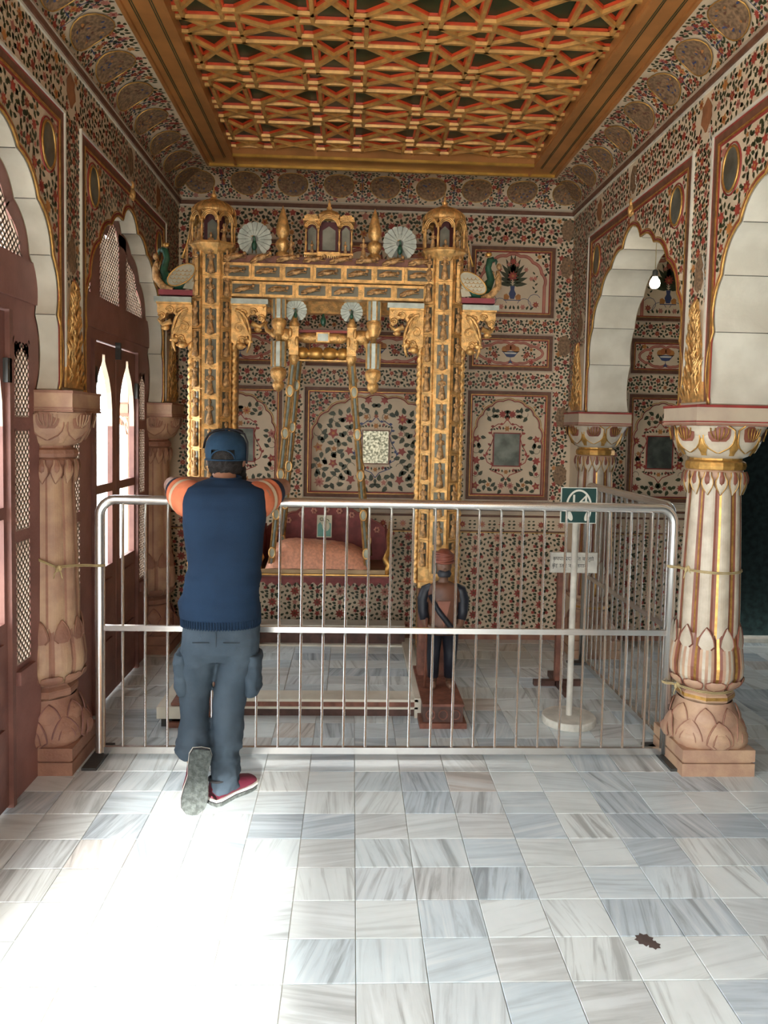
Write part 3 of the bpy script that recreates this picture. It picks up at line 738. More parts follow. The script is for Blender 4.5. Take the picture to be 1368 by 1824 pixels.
    # gilded leaf sprays standing on the capitals
    for yc,half in ((3.705,.115),(5.67,.12)):
        sp=MB(); rq=random.Random(3)
        n=12; sp.prism([(yc-half,1.80),(yc+half,1.80),(yc+half*.8,1.98),(yc+half*.45,2.12),(yc+half*.1,2.26),(yc,2.30),(yc-half*.3,2.16),(yc-half*.7,2.02)],f,0,.014,GOLD)
        for q in range(85):
            t=rq.random(); zz=1.81+.44*t; wd=half*(1-.85*t); uu=yc+rq.uniform(-1,1)*wd; s_=1 if uu>yc else -1
            L=rq.uniform(.045,.08); base=(uu,zz); tip=(uu+s_*rq.uniform(.1,.55)*L, zz+L); mid=((uu+tip[0])/2-s_*.006,(zz+tip[1])/2)
            sp.tube([f(base[0],base[1],.014),f(mid[0],mid[1],.024),f(tip[0],tip[1],.018)],[.004,.0065,.001],GOLD,5)
        sp.build('gilded_leaf_spray', wall)
    return wall
wall_right=side_wall('right'); wall_left=side_wall('left')
# end wall behind the viewer with one wide opening
ew=MB(); Y0,Y1=-1.95,-1.8
for a,b in ((-1.75,-1.20),(1.55,XR+.1)): ew.bb(a,b,Y0,Y1,-.1,2.95,SANDP)
ew.bb(-1.75,XR+.1,Y0,Y1,2.95,3.7,SANDP); ew.build('wall_rear', **S)
ob_=MB(); ob_.bb(-.32,12,-20.4,-20,-.4,7.5,MATS['sunlit_paving']); ob_.bb(-3.2,-1.04,-20.4,-20,-.4,7.5,MATS['sunlit_paving']); ob_.bb(-1.04,-.32,-20.4,-20,4.94,7.5,MATS['sunlit_paving']); ob_.build('sun_mask_wall', **S)  # added unseen wall; blocks the sun, its gateway slot shapes the floor patch
# right aisle beyond the arches
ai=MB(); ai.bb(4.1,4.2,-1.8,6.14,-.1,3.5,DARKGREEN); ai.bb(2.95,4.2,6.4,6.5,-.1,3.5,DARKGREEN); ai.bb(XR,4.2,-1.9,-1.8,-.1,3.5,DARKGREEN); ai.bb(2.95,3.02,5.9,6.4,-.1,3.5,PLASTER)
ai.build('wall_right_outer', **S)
th=MB(); th.bb(2.95,4.1,5.86,5.92,0,.03,WHITEP); th.build('trim_1', **S)
# outer skin of the left wall (above and beside the arches, outside)
lw=MB(); lw.bb(-1.75,-1.56,-1.8,6.14,3.2,3.7,SAND)
for y in PY+[]: lw.bb(-1.56,-1.46,y-.16,y+.16,-.1,3.0,SAND)
lw.bb(-1.56,-1.46,5.50,6.0,-.1,3.0,SAND); lw.build('wall_left_outer', **S)
# ================================================================== DOOR SCREENS in the left arches
XD=-1.43
fD=lambda u,v,d:(XD+d,u,v)
def lattice(mb, u0,u1,v0,v1, ok=None, st=.034, w=.0050, d0=-.006, d1=.0):
    def seg(p,q):
        (a,b),(c,d)=p,q; dx,dz=c-a,d-b; L=hypot(dx,dz); nx,nz=-dz/L*w,dx/L*w
        mb.prism([(a+nx,b+nz),(c+nx,d+nz),(c-nx,d-nz),(a-nx,b-nz)],fD,d0,d1,JALI)
    n=int((u1-u0+v1-v0)/st)+2
    for s_ in (1,-1):
        for k in range(n):
            t=k*st
            # lines u-u0 + (v-v0)*s = t
            pts=[]
            if s_==1:
                a=(min(u0+t,u1), v0+max(0,t-(u1-u0))); b=(max(u0,u0+t-(v1-v0)), v0+min(t,v1-v0))
            else:
                a=(max(u1-t,u0), v0+max(0,t-(u1-u0))); b=(min(u1,u1-t+(v1-v0)), v0+min(t,v1-v0))
            if hypot(a[0]-b[0],a[1]-b[1])<.004: continue
            if ok:
                m=6; prev=None
                for q in range(m):
                    p0=(a[0]+(b[0]-a[0])*q/m,a[1]+(b[1]-a[1])*q/m); p1=(a[0]+(b[0]-a[0])*(q+1)/m,a[1]+(b[1]-a[1])*(q+1)/m)
                    if ok((p0[0]+p1[0])/2,(p0[1]+p1[1])/2): seg(p0,p1)
            else: seg(a,b)
def door_screen(c, idx):
    cd=c+.05
    P,prof=big_arch(c); y0,y1=c-.80,c+.80
    wood=MB()
    def R(u0,u1,v0,v1,d0=-.05,d1=0,m=DOORP): wood.prism([(u0,v0),(u1,v0),(u1,v1),(u0,v1)],fD,d0,d1,m)
    jn=(cd-.78,cd-.62); jf=(cd+.50,cd+.64); D0,D1=cd-.44,cd+.44
    # stone screen around the doors
    R(y0,jn[0],0,2.16); R(jn[1],D0,0,2.16); R(D1,jf[0],0,2.16); R(jf[1],y1,0,2.16)
    for j in (jn,jf):
        for z0,z1 in ((0,.585),(1.12,1.17),(1.60,1.66),(1.98,2.16)): R(j[0],j[1],z0,z1)
        R(j[0]-.01,j[1]+.01,.50,.56,0,.02)
        # small arch heads on the lattice openings
        for z1 in (1.98,):
            for k in range(4):
                s0=(j[0]+j[1])/2; hw=(j[1]-j[0])/2; 
                for sg in (-1,1):
                    x_in=hw*(1-(k+1)/4*.9); R(min(s0+sg*hw,s0+sg*x_in),max(s0+sg*hw,s0+sg*x_in),z1-.02*(4-k)*.6-.02,z1-.02*(3-k)*.6)
    R(D0,D1,2.10,2.16)
    R(y0,y1,2.16,2.34,-.05,.01)                    # transom rail
    cu=(cd-.29,cd+.06); R(cu[1],cu[1]+.15,2.34,2.95 if False else 2.78); R(cu[0]-.16,cu[0],2.34,2.74)
    o=offs(prof,(c,2.0),-.085)
    # arch head border following the foils
    up=[(u,v) for u,v in zip([p[0] for p in prof],[p[1] for p in prof]) if v>2.14]; lo=[(u,v) for (u,v),(a_,b_) in zip(o,prof) if b_>2.14]
    for d0,d1 in ((-.05,0),):
        wood.strip([fD(u,v,d1) for u,v in up],[fD(u,v,d1) for u,v in lo],DOORP); wood.strip([fD(u,v,d0) for u,v in up],[fD(u,v,d0) for u,v in lo],DOORP); wood.strip([fD(u,v,d0) for u,v in lo],[fD(u,v,d1) for u,v in lo],DOORP)
    scr=wood.build('window_%d'%idx, **S)
    la=MB()
    for j in (jn,jf):
        for z0,z1 in ((.585,1.12),(1.17,1.60),(1.66,1.98)): lattice(la,j[0],j[1],z0,z1)
    okin=lambda u,v: inside_prof(o,u,v)
    lattice(la,cu[0],cu[1],2.34,2.80,ok=okin); lattice(la,cu[1]+.15,y1-.05,2.34,2.75,ok=okin); lattice(la,y0+.05,cu[0]-.16,2.34,2.74,ok=okin)
    la.build('lattice', scr, kind='stuff')
    # double door, two glazed leaves
    door=MB()
    door.prism([(D0,0),(D0+.03,0),(D0+.03,2.10),(D0,2.10)],fD,-.03,.02,DOORM); door.prism([(D1-.03,0),(D1,0),(D1,2.10),(D1-.03,2.10)],fD,-.03,.02,DOORM)
    dr=door.build('door_%d'%idx, **S)
    for s_ in (-1,1):
        lf=MB(); a0,a1=(cd-.41,cd-.004) if s_<0 else (cd+.004,cd+.41)
        w0,w1=(cd-.385,cd-.07) if s_<0 else (cd+.075,cd+.385)
        def Q(u0,u1,v0,v1,d0=-.03,d1=.0,m=DOORM): lf.prism([(u0,v0),(u1,v0),(u1,v1),(u0,v1)],fD,d0,d1,m)
        Q(a0,w0,0.01,2.09); Q(w1,a1,0.01,2.09); Q(w0,w1,1.235,1.285); Q(w0,w1,.01,.80); Q(w0,w1,2.03,2.09)
        Q(w0+.03,w1-.03,.10,.36,0,.012); Q(w0+.03,w1-.03,.44,.72,0,.012)
        # ogee head of the upper light
        um=(w0+w1)/2; hw=(w1-w0)/2
        A=[(um-hw,1.62),(um-hw*.98,1.72),(um-hw*.86,1.82),(um-hw*.62,1.90),(um-hw*.34,1.955),(um-hw*.16,1.99),(um-hw*.14,2.03)]
        for sg in (1,-1):
            AA=[(um+sg*(u-um),v) for u,v in A]; BBq=[(um-sg*hw,v) for u,v in A]
            for d in (-.03,0): lf.strip([fD(u,v,d) for u,v in AA],[fD(u,v,d) for u,v in BBq],DOORM)
            lf.strip([fD(u,v,-.03) for u,v in AA],[fD(u,v,0) for u,v in AA],BEIGE)
        lf.build('door_leaf', dr)
    kn=MB(); kn.bb(XD,XD+.03,cd-.012,cd+.012,2.02,2.12,DARKM); kn.bb(XD,XD+.02,cd-.43,cd-.39,1.86,1.95,DARKM); kn.bb(XD,XD+.02,cd+.39,cd+.43,1.80,1.90,DARKM)
    kn.build('door_hinge', dr)
for c,bi in BAYS[1:]: door_screen(c,bi)
# ================================================================== helpers for things
def root(name, loc, label, category, group=None):
    return thing(name, loc, label, category, group)
def part(mb, name, rt, **kw):
    o = mb.build(name, rt, **kw)
    if rt.type=='EMPTY': o.matrix_parent_inverse = Matrix.Translation(-Vector(rt.location))
    return o
def sub(mb, name, p, **kw): return mb.build(name, p, **kw)
def inst(name, me, parent, M):
    o = bpy.data.objects.new(name, me); COL.objects.link(o); o.parent = parent; o.matrix_basis = M; return o
def copy_tree(o, parent=None, top=True):
    c = o.copy(); COL.objects.link(c)
    if parent is not None: c.parent = parent
    for ch in list(o.children): copy_tree(ch, c, False)
    return c
def petal(mb, c, th, z0, z1, r0, r1, hw, m, bulge=.012, edge=None, n=6, er=.0022, W=None):
    """leaf lying on a round body from (z0,r0) at its root to the tip (z1,r1)"""
    W=W or [0,.62,.95,1,.8,.42,0]; vs=[]; fs=[]; L=[];R=[]
    for i in range(n+1):
        t=i/n; z=z0+(z1-z0)*t; r=r0+(r1-r0)*t+bulge*sin(pi*t)+.004; w=hw*W[min(i,6)] if i>0 else hw*.55
        row=[]
        for k in (-1,0,1):
            a=th+k*w/r; rr=r+(.006 if k==0 else 0); row.append((c[0]+rr*cos(a),c[1]+rr*sin(a),z))
        vs+=row; L.append(row[0]); R.append(row[2])
    for i in range(n):
        for k in (0,1): fs.append((3*i+k,3*i+k+1,3*i+4+k,3*i+3+k))
    mb.add(vs,fs,m,True)
    if edge:
        mb.tube(L+R[::-1],er,edge,4)
# ================================================================== PILLARS
def make_pillar(x, y, label, rich, side):
    c=(x,y); rt=root('pillar',(x,y,0),label,'pillar','lotus pillars along the two arcades')
    stone = PSTONE if rich else SANDP; base = SANDP if rich else SAND
    p=MB(); p.bb(x-.178,x+.178,y-.178,y+.178,0,.062,base); p.bb(x-.165,x+.165,y-.165,y+.165,.062,.072,base); p.bb(x-.178,x+.178,y-.178,y+.178,.072,.13,base); part(p,'plinth',rt)
    p=MB(); n=24
    prof=[(.165,.13),(.182,.16),(.178,.20),(.160,.25),(.140,.30),(.130,.335)]
    # squarish lotus base
    vs=[];P=len(prof)
    for r,z in prof:
        q=max(0,(.33-z)/.2)
        for k in range(n):
            t=2*pi*k/n; s=1/max(abs(cos(t)),abs(sin(t))); rr=r*((1-q)+q*min(s,1.22)); vs.append((x+rr*cos(t),y+rr*sin(t),z))
    p.add(vs,[(i*n+k,i*n+(k+1)%n,(i+1)*n+(k+1)%n,(i+1)*n+k) for i in range(P-1) for k in range(n)],base,True)
    for k in range(8):
        petal(p,c,pi/4*k,.135,.262,.182,.158,.066,base,.020,edge=SAND if rich else DOORP,er=.004,W=[1,1,.98,.9,.72,.45,0])
        petal(p,c,pi/4*k,.14,.225,.190,.172,.040,base,.020,edge=SAND if rich else DOORP,er=.003,W=[1,1,.98,.9,.72,.45,0])
        petal(p,c,pi/4*k+pi/8,.215,.318,.160,.136,.05,base,.014,edge=SAND if rich else DOORP,er=.0035,W=[1,1,.98,.9,.72,.45,0])
    part(p,'lotus_base',rt)
    p=MB(); p.lathe([(.118,.325),(.137,.345),(.137,.375),(.118,.39),(.110,.41)],(x,y,0),base if not rich else SANDP,8,smooth=False)
    p.lathe([(.139,.352),(.139,.368)],(x,y,0),GOLDP if rich else SAND,8,smooth=False); part(p,'ring',rt)
    # bulb with upright petals
    BR=mat('brown_red_stripe',(.26,.085,.05),.5); U=[1,1,1,.98,.88,.62,.10]
    NF=10; per=8; n=NF*per
    def fluted(p,prof,mf,fa,ph=0):
        for (r0,z0),(r1,z1) in zip(prof[:-1],prof[1:]):
            vs=[]
            for r,z in ((r0,z0),(r1,z1)):
                for k in range(n):
                    t=2*pi*k/n+ph; q=(k%per)/per; rr=r*(1+fa*(sin(pi*q)-.4)); vs.append((x+rr*cos(t),y+rr*sin(t),z))
            for k in range(n): p.add([vs[k],vs[(k+1)%n],vs[n+(k+1)%n],vs[n+k]],[(0,1,2,3)],mf(k),True)
    def mb_(k):
        q=k%per
        if not rich: return SAND if q in (0,7) else SANDP
        return GOLDP if q==0 else (BR if q in (7,1) else (SANDP if q in (2,6,4) else stone))
    p=MB(); fluted(p,[(.112,.40),(.150,.43),(.168,.47),(.171,.52),(.164,.58),(.152,.64),(.144,.68)],mb_,.075,.16)
    for k in range(NF):
        th=2*pi*(k+.5)/NF+.16
        petal(p,c,th,.61,.715,.158,.146,.040,PSTONE if rich else SAND,.004,edge=BR if rich else base,er=.004,W=[.9,.95,.9,.8,.6,.35,0])
        petal(p,c,th+pi/NF,.455,.405,.168,.135,.046,SANDP if rich else SAND,.012,edge=BR if rich else base,er=.003,W=U)
    part(p,'petal_bulb',rt)
    def mf(k):
        q=k%per
        if not rich: return SAND if q==0 else stone
        return (BR if q in (0,7) else (GOLDP if q==1 else stone)) if (k//per)%2 else (GOLDP if q==0 else (BR if q in (7,1) else stone))
    p=MB(); fluted(p,[(.142,.66),(.140,.80),(.134,1.0),(.127,1.2),(.119,1.38),(.117,1.42)],mf,.06)
    part(p,'shaft',rt)
    p=MB(); p.lathe([(.118,1.38),(.130,1.46),(.128,1.475)],(x,y,0),SANDP if rich else SAND,24)
    for k in range(14): petal(p,c,2*pi*k/14,1.465,1.355,.130,.122,.026,stone,.012,edge=GOLDP if rich else base,er=.003); petal(p,c,2*pi*k/14,1.468,1.385,.134,.127,.012,mat('brown_red_stripe',(.30,.10,.06),.5) if rich else base,.014); 
    part(p,'neck_petals',rt)
    p=MB(); p.lathe([(.118,1.47),(.138,1.478),(.142,1.495),(.138,1.512),(.120,1.522),(.122,1.535)],(x,y,0),GOLDP if rich else SAND,16,smooth=False); part(p,'ring',rt)
    p=MB(); cp=[(.118,1.53),(.150,1.545),(.168,1.575),(.180,1.62),(.192,1.66),(.20,1.685)]; vs=[];n=24;P=len(cp)
    for r,z in cp:
        q=max(0,(z-1.56)/.125)
        for k in range(n):
            t=2*pi*k/n; s=1/max(abs(cos(t)),abs(sin(t))); rr=r*((1-q)+q*min(s,1.2)*.96); vs.append((x+rr*cos(t),y+rr*sin(t),z))
    p.add(vs,[(i*n+k,i*n+(k+1)%n,(i+1)*n+(k+1)%n,(i+1)*n+k) for i in range(P-1) for k in range(n)],stone,True)
    for k in range(8):
        th=pi/4*k+pi/8 if k%1==0 else 0
        petal(p,c,th,1.686,1.560,.197,.166,.070,stone,.012,edge=GOLDP if rich else SAND,er=.0042,W=U)
        petal(p,c,th,1.684,1.598,.203,.182,.050,BR if rich else SAND,.010,W=U)
        for s_ in (-2,-1,0,1,2): p.tube([(x+(r+.021)*cos(th+s_*.075*q_),y+(r+.021)*sin(th+s_*.075*q_),z) for r,z,q_ in ((.201,1.676,1.2),(.196,1.652,1.15),(.188,1.628-.006*(2-abs(s_)),.75))],.0032,GOLDP if rich else SANDP,4)
        petal(p,c,th+pi/8,1.545,1.64,.152,.190,.022,GOLDP if rich else stone,.010)
    part(p,'capital',rt)
    p=MB(); p.bb(x-.19,x+.19,y-.19,y+.19,1.69,1.775,BEIGE if rich else SANDP)
    for z,h,m in ((1.692,.005,SAND),(1.705,.003,DKRED if rich else SAND),(1.778,.006,DKRED if rich else SAND)): p.bb(x-.194,x+.194,y-.194,y+.194,z-h,z+h,m)
    part(p,'abacus',rt)
    return rt
make_pillar(1.79,3.705,'white and gold fluted pillar with red stripes right of the steel barrier','1' and True,'r')
make_pillar(1.79,5.575,'fluted red and gold pillar behind the number sign, at the far end of the right arcade',True,'r')
make_pillar(1.79,1.835,'white and gold pillar of the right arcade, nearest to the viewer',True,'r')
make_pillar(-1.45,3.705,'weathered sandstone pillar between the two lattice doors, tied to the barrier',False,'l')
make_pillar(-1.45,5.60,'dim sandstone pillar in the far left corner behind the man',False,'l')
make_pillar(-1.45,1.835,'weathered sandstone pillar of the left side, nearest to the viewer',False,'l')
# ================================================================== BARRIERS
def barrier(label, O, L, dx, nb, h=1.295, post_z=0.0):
    """O = start corner, dx = unit direction"""
    rt=root('barrier',(O[0],O[1],0),label,'barrier','steel crowd barriers round the swing')
    P=lambda s,z:(O[0]+dx[0]*s,O[1]+dx[1]*s,z)
    f=MB(); rc=.075; r=.0235; z1=h-r; pts=[P(0,.02)]
    for k in range(7): t=pi-k*pi/12; pts.append(P(rc+rc*cos(t), z1-rc+rc*sin(t)))
    for k in range(7): t=pi/2-k*pi/12; pts.append(P(L-rc+rc*cos(t), z1-rc+rc*sin(t)))
    pts.append(P(L,.02)); f.tube(pts,r,STEEL,14); part(f,'frame',rt)
    ax = abs(dx[0])>.5
    def bar(mb,s0,s1,z0,z1_,t,m):
        a=P(s0,0);b=P(s1,0)
        if ax: mb.bb(a[0],b[0],O[1]-t,O[1]+t,z0,z1_,m)
        else: mb.bb(O[0]-t,O[0]+t,a[1],b[1],z0,z1_,m)
    m=MB(); bar(m,.02,L-.02,.628,.655,.011,STEEL); part(m,'middle_rail',rt)
    m=MB(); bar(m,.02,L-.02,.015,.048,.012,STEEL); part(m,'bottom_rail',rt)
    bm=MB(); bm.tube([(0,0,.045),(0,0,h-.04)],.0065,STEEL,8); me=bm.mesh('bar')
    sp=L/(nb+1)
    for k in range(nb): inst('bar',me,rt,Matrix.Translation((dx[0]*sp*(k+1),dx[1]*sp*(k+1),0)))
    for s_ in (0,L):
        m=MB(); a=P(s_,0)
        if ax: m.bb(a[0]-.035,a[0]+.035,a[1]-.17,a[1]+.12,0,.014,DARKM)
        else: m.bb(a[0]-.10,a[0]+.05,a[1]-.035,a[1]+.035,0,.014,DARKM)
        part(m,'foot',rt)
    return rt
barrier('long polished steel crowd barrier the man leans on, facing the viewer',(-1.215,3.75),2.83,(1,0),25)
barrier('second steel crowd barrier, running back from the first along the right arcade pillars',(1.655,3.865),1.42,(0,1),14)
# twine ties
def twine(name,label,pts,knot,r=.0035):
    m=MB(); m.tube(pts,r,ROPE,5)
    m.tube([(p[0]+.002,p[1],p[2]-.007) for p in pts],r*.9,ROPE,5)
    kx,ky,kz=knot
    for k in range(5): m.ball((kx+.008*cos(k*1.3),ky-.004,kz+.008*sin(k*2.1)),(.009,.008,.010),ROPE,7,5)
    for s_ in (-1,1): m.tube([knot,(kx+.015*s_,ky-.012,kz-.02),(kx+.02*s_,ky-.01,kz-.045)],[r,r,r*.6],ROPE,5)
    o=m.build(name,label=label,category='twine'); return o
def loop(cx,cy,rad,z,px,py,dz=0):
    pts=[(px-.026,py,z)]+[(px-.018,py-.024,z),(px+.012,py-.026,z)]
    n=12
    for k in range(n+1):
        a=pi+.5+k*(2*pi-.9)/n; pts.append((cx+rad*cos(a),cy+rad*sin(a),z+dz))
    pts.append((px+.02,py+.024,z)); return pts
twine('twine_tie','yellow twine tying the barrier to the white pillar at chest height',loop(1.79,3.705,.142,.985,1.615,3.75),(1.652,3.66,.985))
twine('twine_tie','two strands of yellow twine round the foot of the white pillar',loop(1.79,3.705,.128,.395,1.615,3.75),(1.64,3.69,.395),.003)
twine('twine_tie','pale knotted twine between the left barrier post and the sandstone pillar',[(-1.50,3.60,1.02),(-1.43,3.555,1.01),(-1.36,3.57,.975),(-1.31,3.62,.972),(-1.27,3.68,.965),(-1.215,3.722,.955),(-1.19,3.74,.955)],(-1.345,3.57,.965))
# ================================================================== NUMBER SIGN
rt=root('sign_stand',(1.255,4.21,0),'green audio-guide sign 14 on a white pole with a round base','sign')
m=MB(); m.lathe([(.150,0),(.152,.004),(.150,.036),(.146,.040),(.03,.042)],(1.255,4.21,0),WHITEP,32,smooth=False); part(m,'base',rt)
m=MB(); m.lathe([(.0175,.04),(.0175,1.16)],(1.255,4.21,0),WHITEP,14); part(m,'pole',rt)
SX,SY,SZ,SH=1.262,4.188,1.236,.098
m=MB(); m.bb(SX-SH-.002,SX+SH+.002,SY,SY+.012,SZ-SH-.002,SZ+SH+.002,SIGNW); m.bb(SX-SH+.002,SX+SH-.002,SY-.001,SY,SZ-SH+.002,SZ+SH-.002,SIGNG); brd=part(m,'board',rt)
fS=lambda u,v,d:(SX+u*SH,SY-.001-d,SZ+v*SH)
o=Orn(fS); 
o.line([( .0+.70*cos(t), -.12+ .98*sin(t)) for t in [radians(a) for a in range(-4,185,9)]],.11,SIGNW,d=.0012)
for s_ in (-1,1):
    cx_,cz_,a_=(s_*.52,-.56,-s_*.42)
    o.poly([(cx_+.15*cos(t)*cos(a_)-.34*sin(t)*sin(a_), cz_+.15*cos(t)*sin(a_)+.34*sin(t)*cos(a_)) for t in [k*pi/9 for k in range(18)]],SIGNW,.0012)
o.mb.build('headphone_symbol',brd)
def text(name, body, loc, size, m, parent, font=None, sx=1, ex=.0008, shear=0):
    cu=bpy.data.curves.new(name,'FONT'); cu.body=body; cu.size=size; cu.extrude=ex; cu.align_x='CENTER'; cu.align_y='CENTER'; cu.shear=shear
    cu.materials.append(m); ob=bpy.data.objects.new(name,cu); COL.objects.link(ob)
    dg=bpy.context.evaluated_depsgraph_get(); me=bpy.data.meshes.new_from_object(ob.evaluated_get(dg)); bpy.data.objects.remove(ob)
    o=obj(name,me,parent); o.matrix_basis=Matrix.Translation(loc)@Matrix.Rotation(pi/2,4,'X')@Matrix.Diagonal((sx,1,1,1)); return o
text('number','14',(SX,SY-.002,SZ+.022),.098,SIGNW,brd,sx=1.15)
for ch in brd.children:
    pass
# ================================================================== HINDI NOTICE
rt=root('notice_stand',(1.36,4.80,0),'small cream Hindi notice on a brown wooden post, behind the number sign','sign')
m=MB(); m.bb(1.335,1.385,4.81,4.85,0,.80,WOODR); part(m,'post',rt)
m=MB(); m.bb(1.20,1.52,4.81,4.85,0,.035,WOODD); m.bb(1.34,1.38,4.60,5.02,0,.035,WOODD); part(m,'foot',rt)
m=MB(); m.bb(1.275,1.575,4.785,4.81,.745,.875,WHITEP); nb=part(m,'board',rt)
# the handwritten words, as strokes hanging from their head line
hs=Orn(lambda u,v,d:(u,4.785-d-.0008,v))
def dev(words, x0, zt, s):
    x=x0
    for wd in words:
        n=len(wd); xs=x
        for ch in wd:
            st={'k':[[(.5,0),(.5,-1)],[(.5,-.35),(.2,-.25),(.1,-.55),(.3,-.75),(.5,-.5),(.8,-.3),(.9,-.6),(.75,-.8)],[(.5,-1),(.3,-1.3),(.45,-1.45)]],
                'p':[[(.2,0),(.2,-.45),(.4,-.65),(.75,-.5)],[(.75,0),(.75,-1)]], 'y':[[(.15,-.1),(.35,-.3),(.15,-.5),(.4,-.75),(.75,-.6)],[(.75,0),(.75,-1)]],
                'a':[[(.3,0),(.3,-1)]], 'r':[[(.2,0),(.2,-.45),(.4,-.65),(.75,-.5)],[(.75,0),(.75,-1)],[(.7,-.7),(.2,-1)]], 'd':[[(.5,0),(.5,-.2),(.2,-.4),(.3,-.7),(.65,-.7),(.8,-1)]],
                's':[[(.1,-.2),(.35,-.4),(.1,-.6),(.5,-.9)],[(.5,-.4),(.75,-.4)],[(.75,0),(.75,-1)]], 't':[[(.75,0),(.75,-1)],[(.75,-.35),(.35,-.35),(.2,-.65),(.35,-.9)]],
                'v':[[(.75,0),(.75,-1)],[(.75,-.3),(.4,-.25),(.25,-.5),(.4,-.75),(.75,-.6)]], 'n':[[(.75,0),(.75,-1)],[(.75,-.5),(.2,-.5)],[(.2,-.5),(.28,-.65)]],
                'u':[[(.1,-1.0),(.35,-1.3),(.7,-1.15)]], 'o':[[(.75,0),(.75,-1)],[(.1,-.15),(.4,-.2),(.25,-.5),(.45,-.75),(.1,-.9)],[(.75,0),(.45,.35)]],
                'e':[[(.2,.4),(.5,.3),(.6,0)]], 'h':[[(.5,0),(.5,-.15),(.2,-.3),(.6,-.5),(.3,-.8),(.6,-1.1)]], 'i':[[(.3,0),(.3,-1)],[(.3,0),(.5,.4),(.0,.45)]], 'l':[[(.75,0),(.75,-1)],[(.75,-.5),(.5,-.3),(.35,-.6),(.2,-.3),(.05,-.65)]], 'g':[[(.3,0),(.3,-.7),(.15,-.8)],[(.75,0),(.75,-1)]]}[ch]
            adv={'a':.45,'u':0,'e':0,'i':.4}.get(ch,.92)
            xx = x-(.8*s if ch in 'ue' else 0)
            for L in st: hs.line([(xx+a*s,zt+b*s) for a,b in L],s*.15,BLACKP,d=.0004)
            x+=adv*s
        hs.line([(xs,zt),(x,zt)],s*.13,BLACKP,d=.0006); x+=s*.45
    return x
dev(['kpya','rdshit','vstuo'],1.288,.845,.0205); dev(['keh','aty','nhi','lgave'],1.284,.800,.0205)
hs.mb.build('lettering',nb)
# ================================================================== BULB
rt=root('light_bulb',(1.80,4.60,2.56),'glowing bare bulb hanging from the right arch on a wire','light bulb')
m=MB(); m.lathe([(.003,-.047),(.018,-.044),(.028,-.032),(.031,-.018),(.028,-.002),(.018,.014),(.013,.024)],(1.8,4.6,2.56),mat('lit_bulb',(1,.95,.85),.3,emit=(1,.86,.66,14)),16); part(m,'bulb',rt)
m=MB(); m.lathe([(.014,.022),(.016,.03),(.016,.055),(.009,.065)],(1.8,4.6,2.56),DARKM,10); part(m,'socket',rt)
m=MB(); m.tube([(1.8,4.6,2.62),(1.801,4.602,2.72),(1.8,4.6,2.86)],.0022,ROPE,5); part(m,'wire',rt)
# ================================================================== SWING FRAME
YF=4.66; CXL,CXR=-.842,.527
sw=root('gilded_swing',(-.16,YF,0),'tall gilded carved swing frame with two panelled columns and kiosks','swing')
GW=GOLD
# reusable small figures
def figure_mesh():
    m=MB(); m.lathe([(.001,0),(.021,0),(.019,.02),(.012,.055),(.009,.062),(.014,.075),(.015,.092),(.006,.098),(.005,.102),(.009,.108),(.010,.118),(.006,.128),(.001,.134)],(0,0,0),GOLD2,8,sy=.75)
    for s_ in (-1,1): m.tube([(s_*.014,0,.092),(s_*.020,-.004,.075),(s_*.008,-.014,.072)],[.0045,.004,.003],GOLD2,5)
    m.lathe([(.004,-.006),(.014,-.002),(.017,.002),(.001,.003)],(0,0,0),GOLD2,8)
    return m.mesh('figurine')
FIG=figure_mesh()
def recl_mesh():
    m=MB(); m.tube([(-.062,0,.004),(-.035,-.006,.012),(-.010,-.008,.010),(.02,-.008,.016),(.038,-.006,.022)],[.006,.012,.015,.013,.006],GOLD2,7)
    m.ball((.046,-.008,.026),(.010,.009,.011),GOLD2,7,5); m.tube([(.034,-.012,.018),(.018,-.020,.006),(.052,-.018,.004)],[.005,.004,.003],GOLD2,5)
    m.tube([(-.02,-.01,.008),(-.035,-.016,-.004),(-.064,-.012,-.006)],[.008,.007,.004],GOLD2,5); m.tube([(-.05,-.004,.014),(-.02,-.012,.026),(.01,-.006,.03)],.0035,GOLD2,5)
    return m.mesh('reclining_figurine')
REC=recl_mesh()
def panel_mesh(w,h,name='panel'):   # gold frame round a small mirror, facing -Y, centre at origin
    m=MB(); t=.014; fn=lambda u,v,d:(u,-d,v)
    frame_rect(m,fn,-w/2,w/2,-h/2,h/2,t*.55,0,.010,GW); frame_rect(m,fn,-w/2+t*.55,w/2-t*.55,-h/2+t*.55,h/2-t*.55,t*.5,0,.006,GW)
    m.prism([(-w/2+t,-h/2+t),(w/2-t,-h/2+t),(w/2-t,h/2-t),(-w/2+t,h/2-t)],fn,0,.0015,PANM)
    k=int(h/.011)
    for s_ in (-1,1):
        for q in range(k): m.box((s_*(w/2-t*.28),-.011,-h/2+(q+.5)*h/k),(.0022,.0015,.0028),GW)
    return m.mesh(name)
PANV=panel_mesh(.096,.176); PANH=panel_mesh(.178,.092); PANS=panel_mesh(.070,.176)
COLM={}
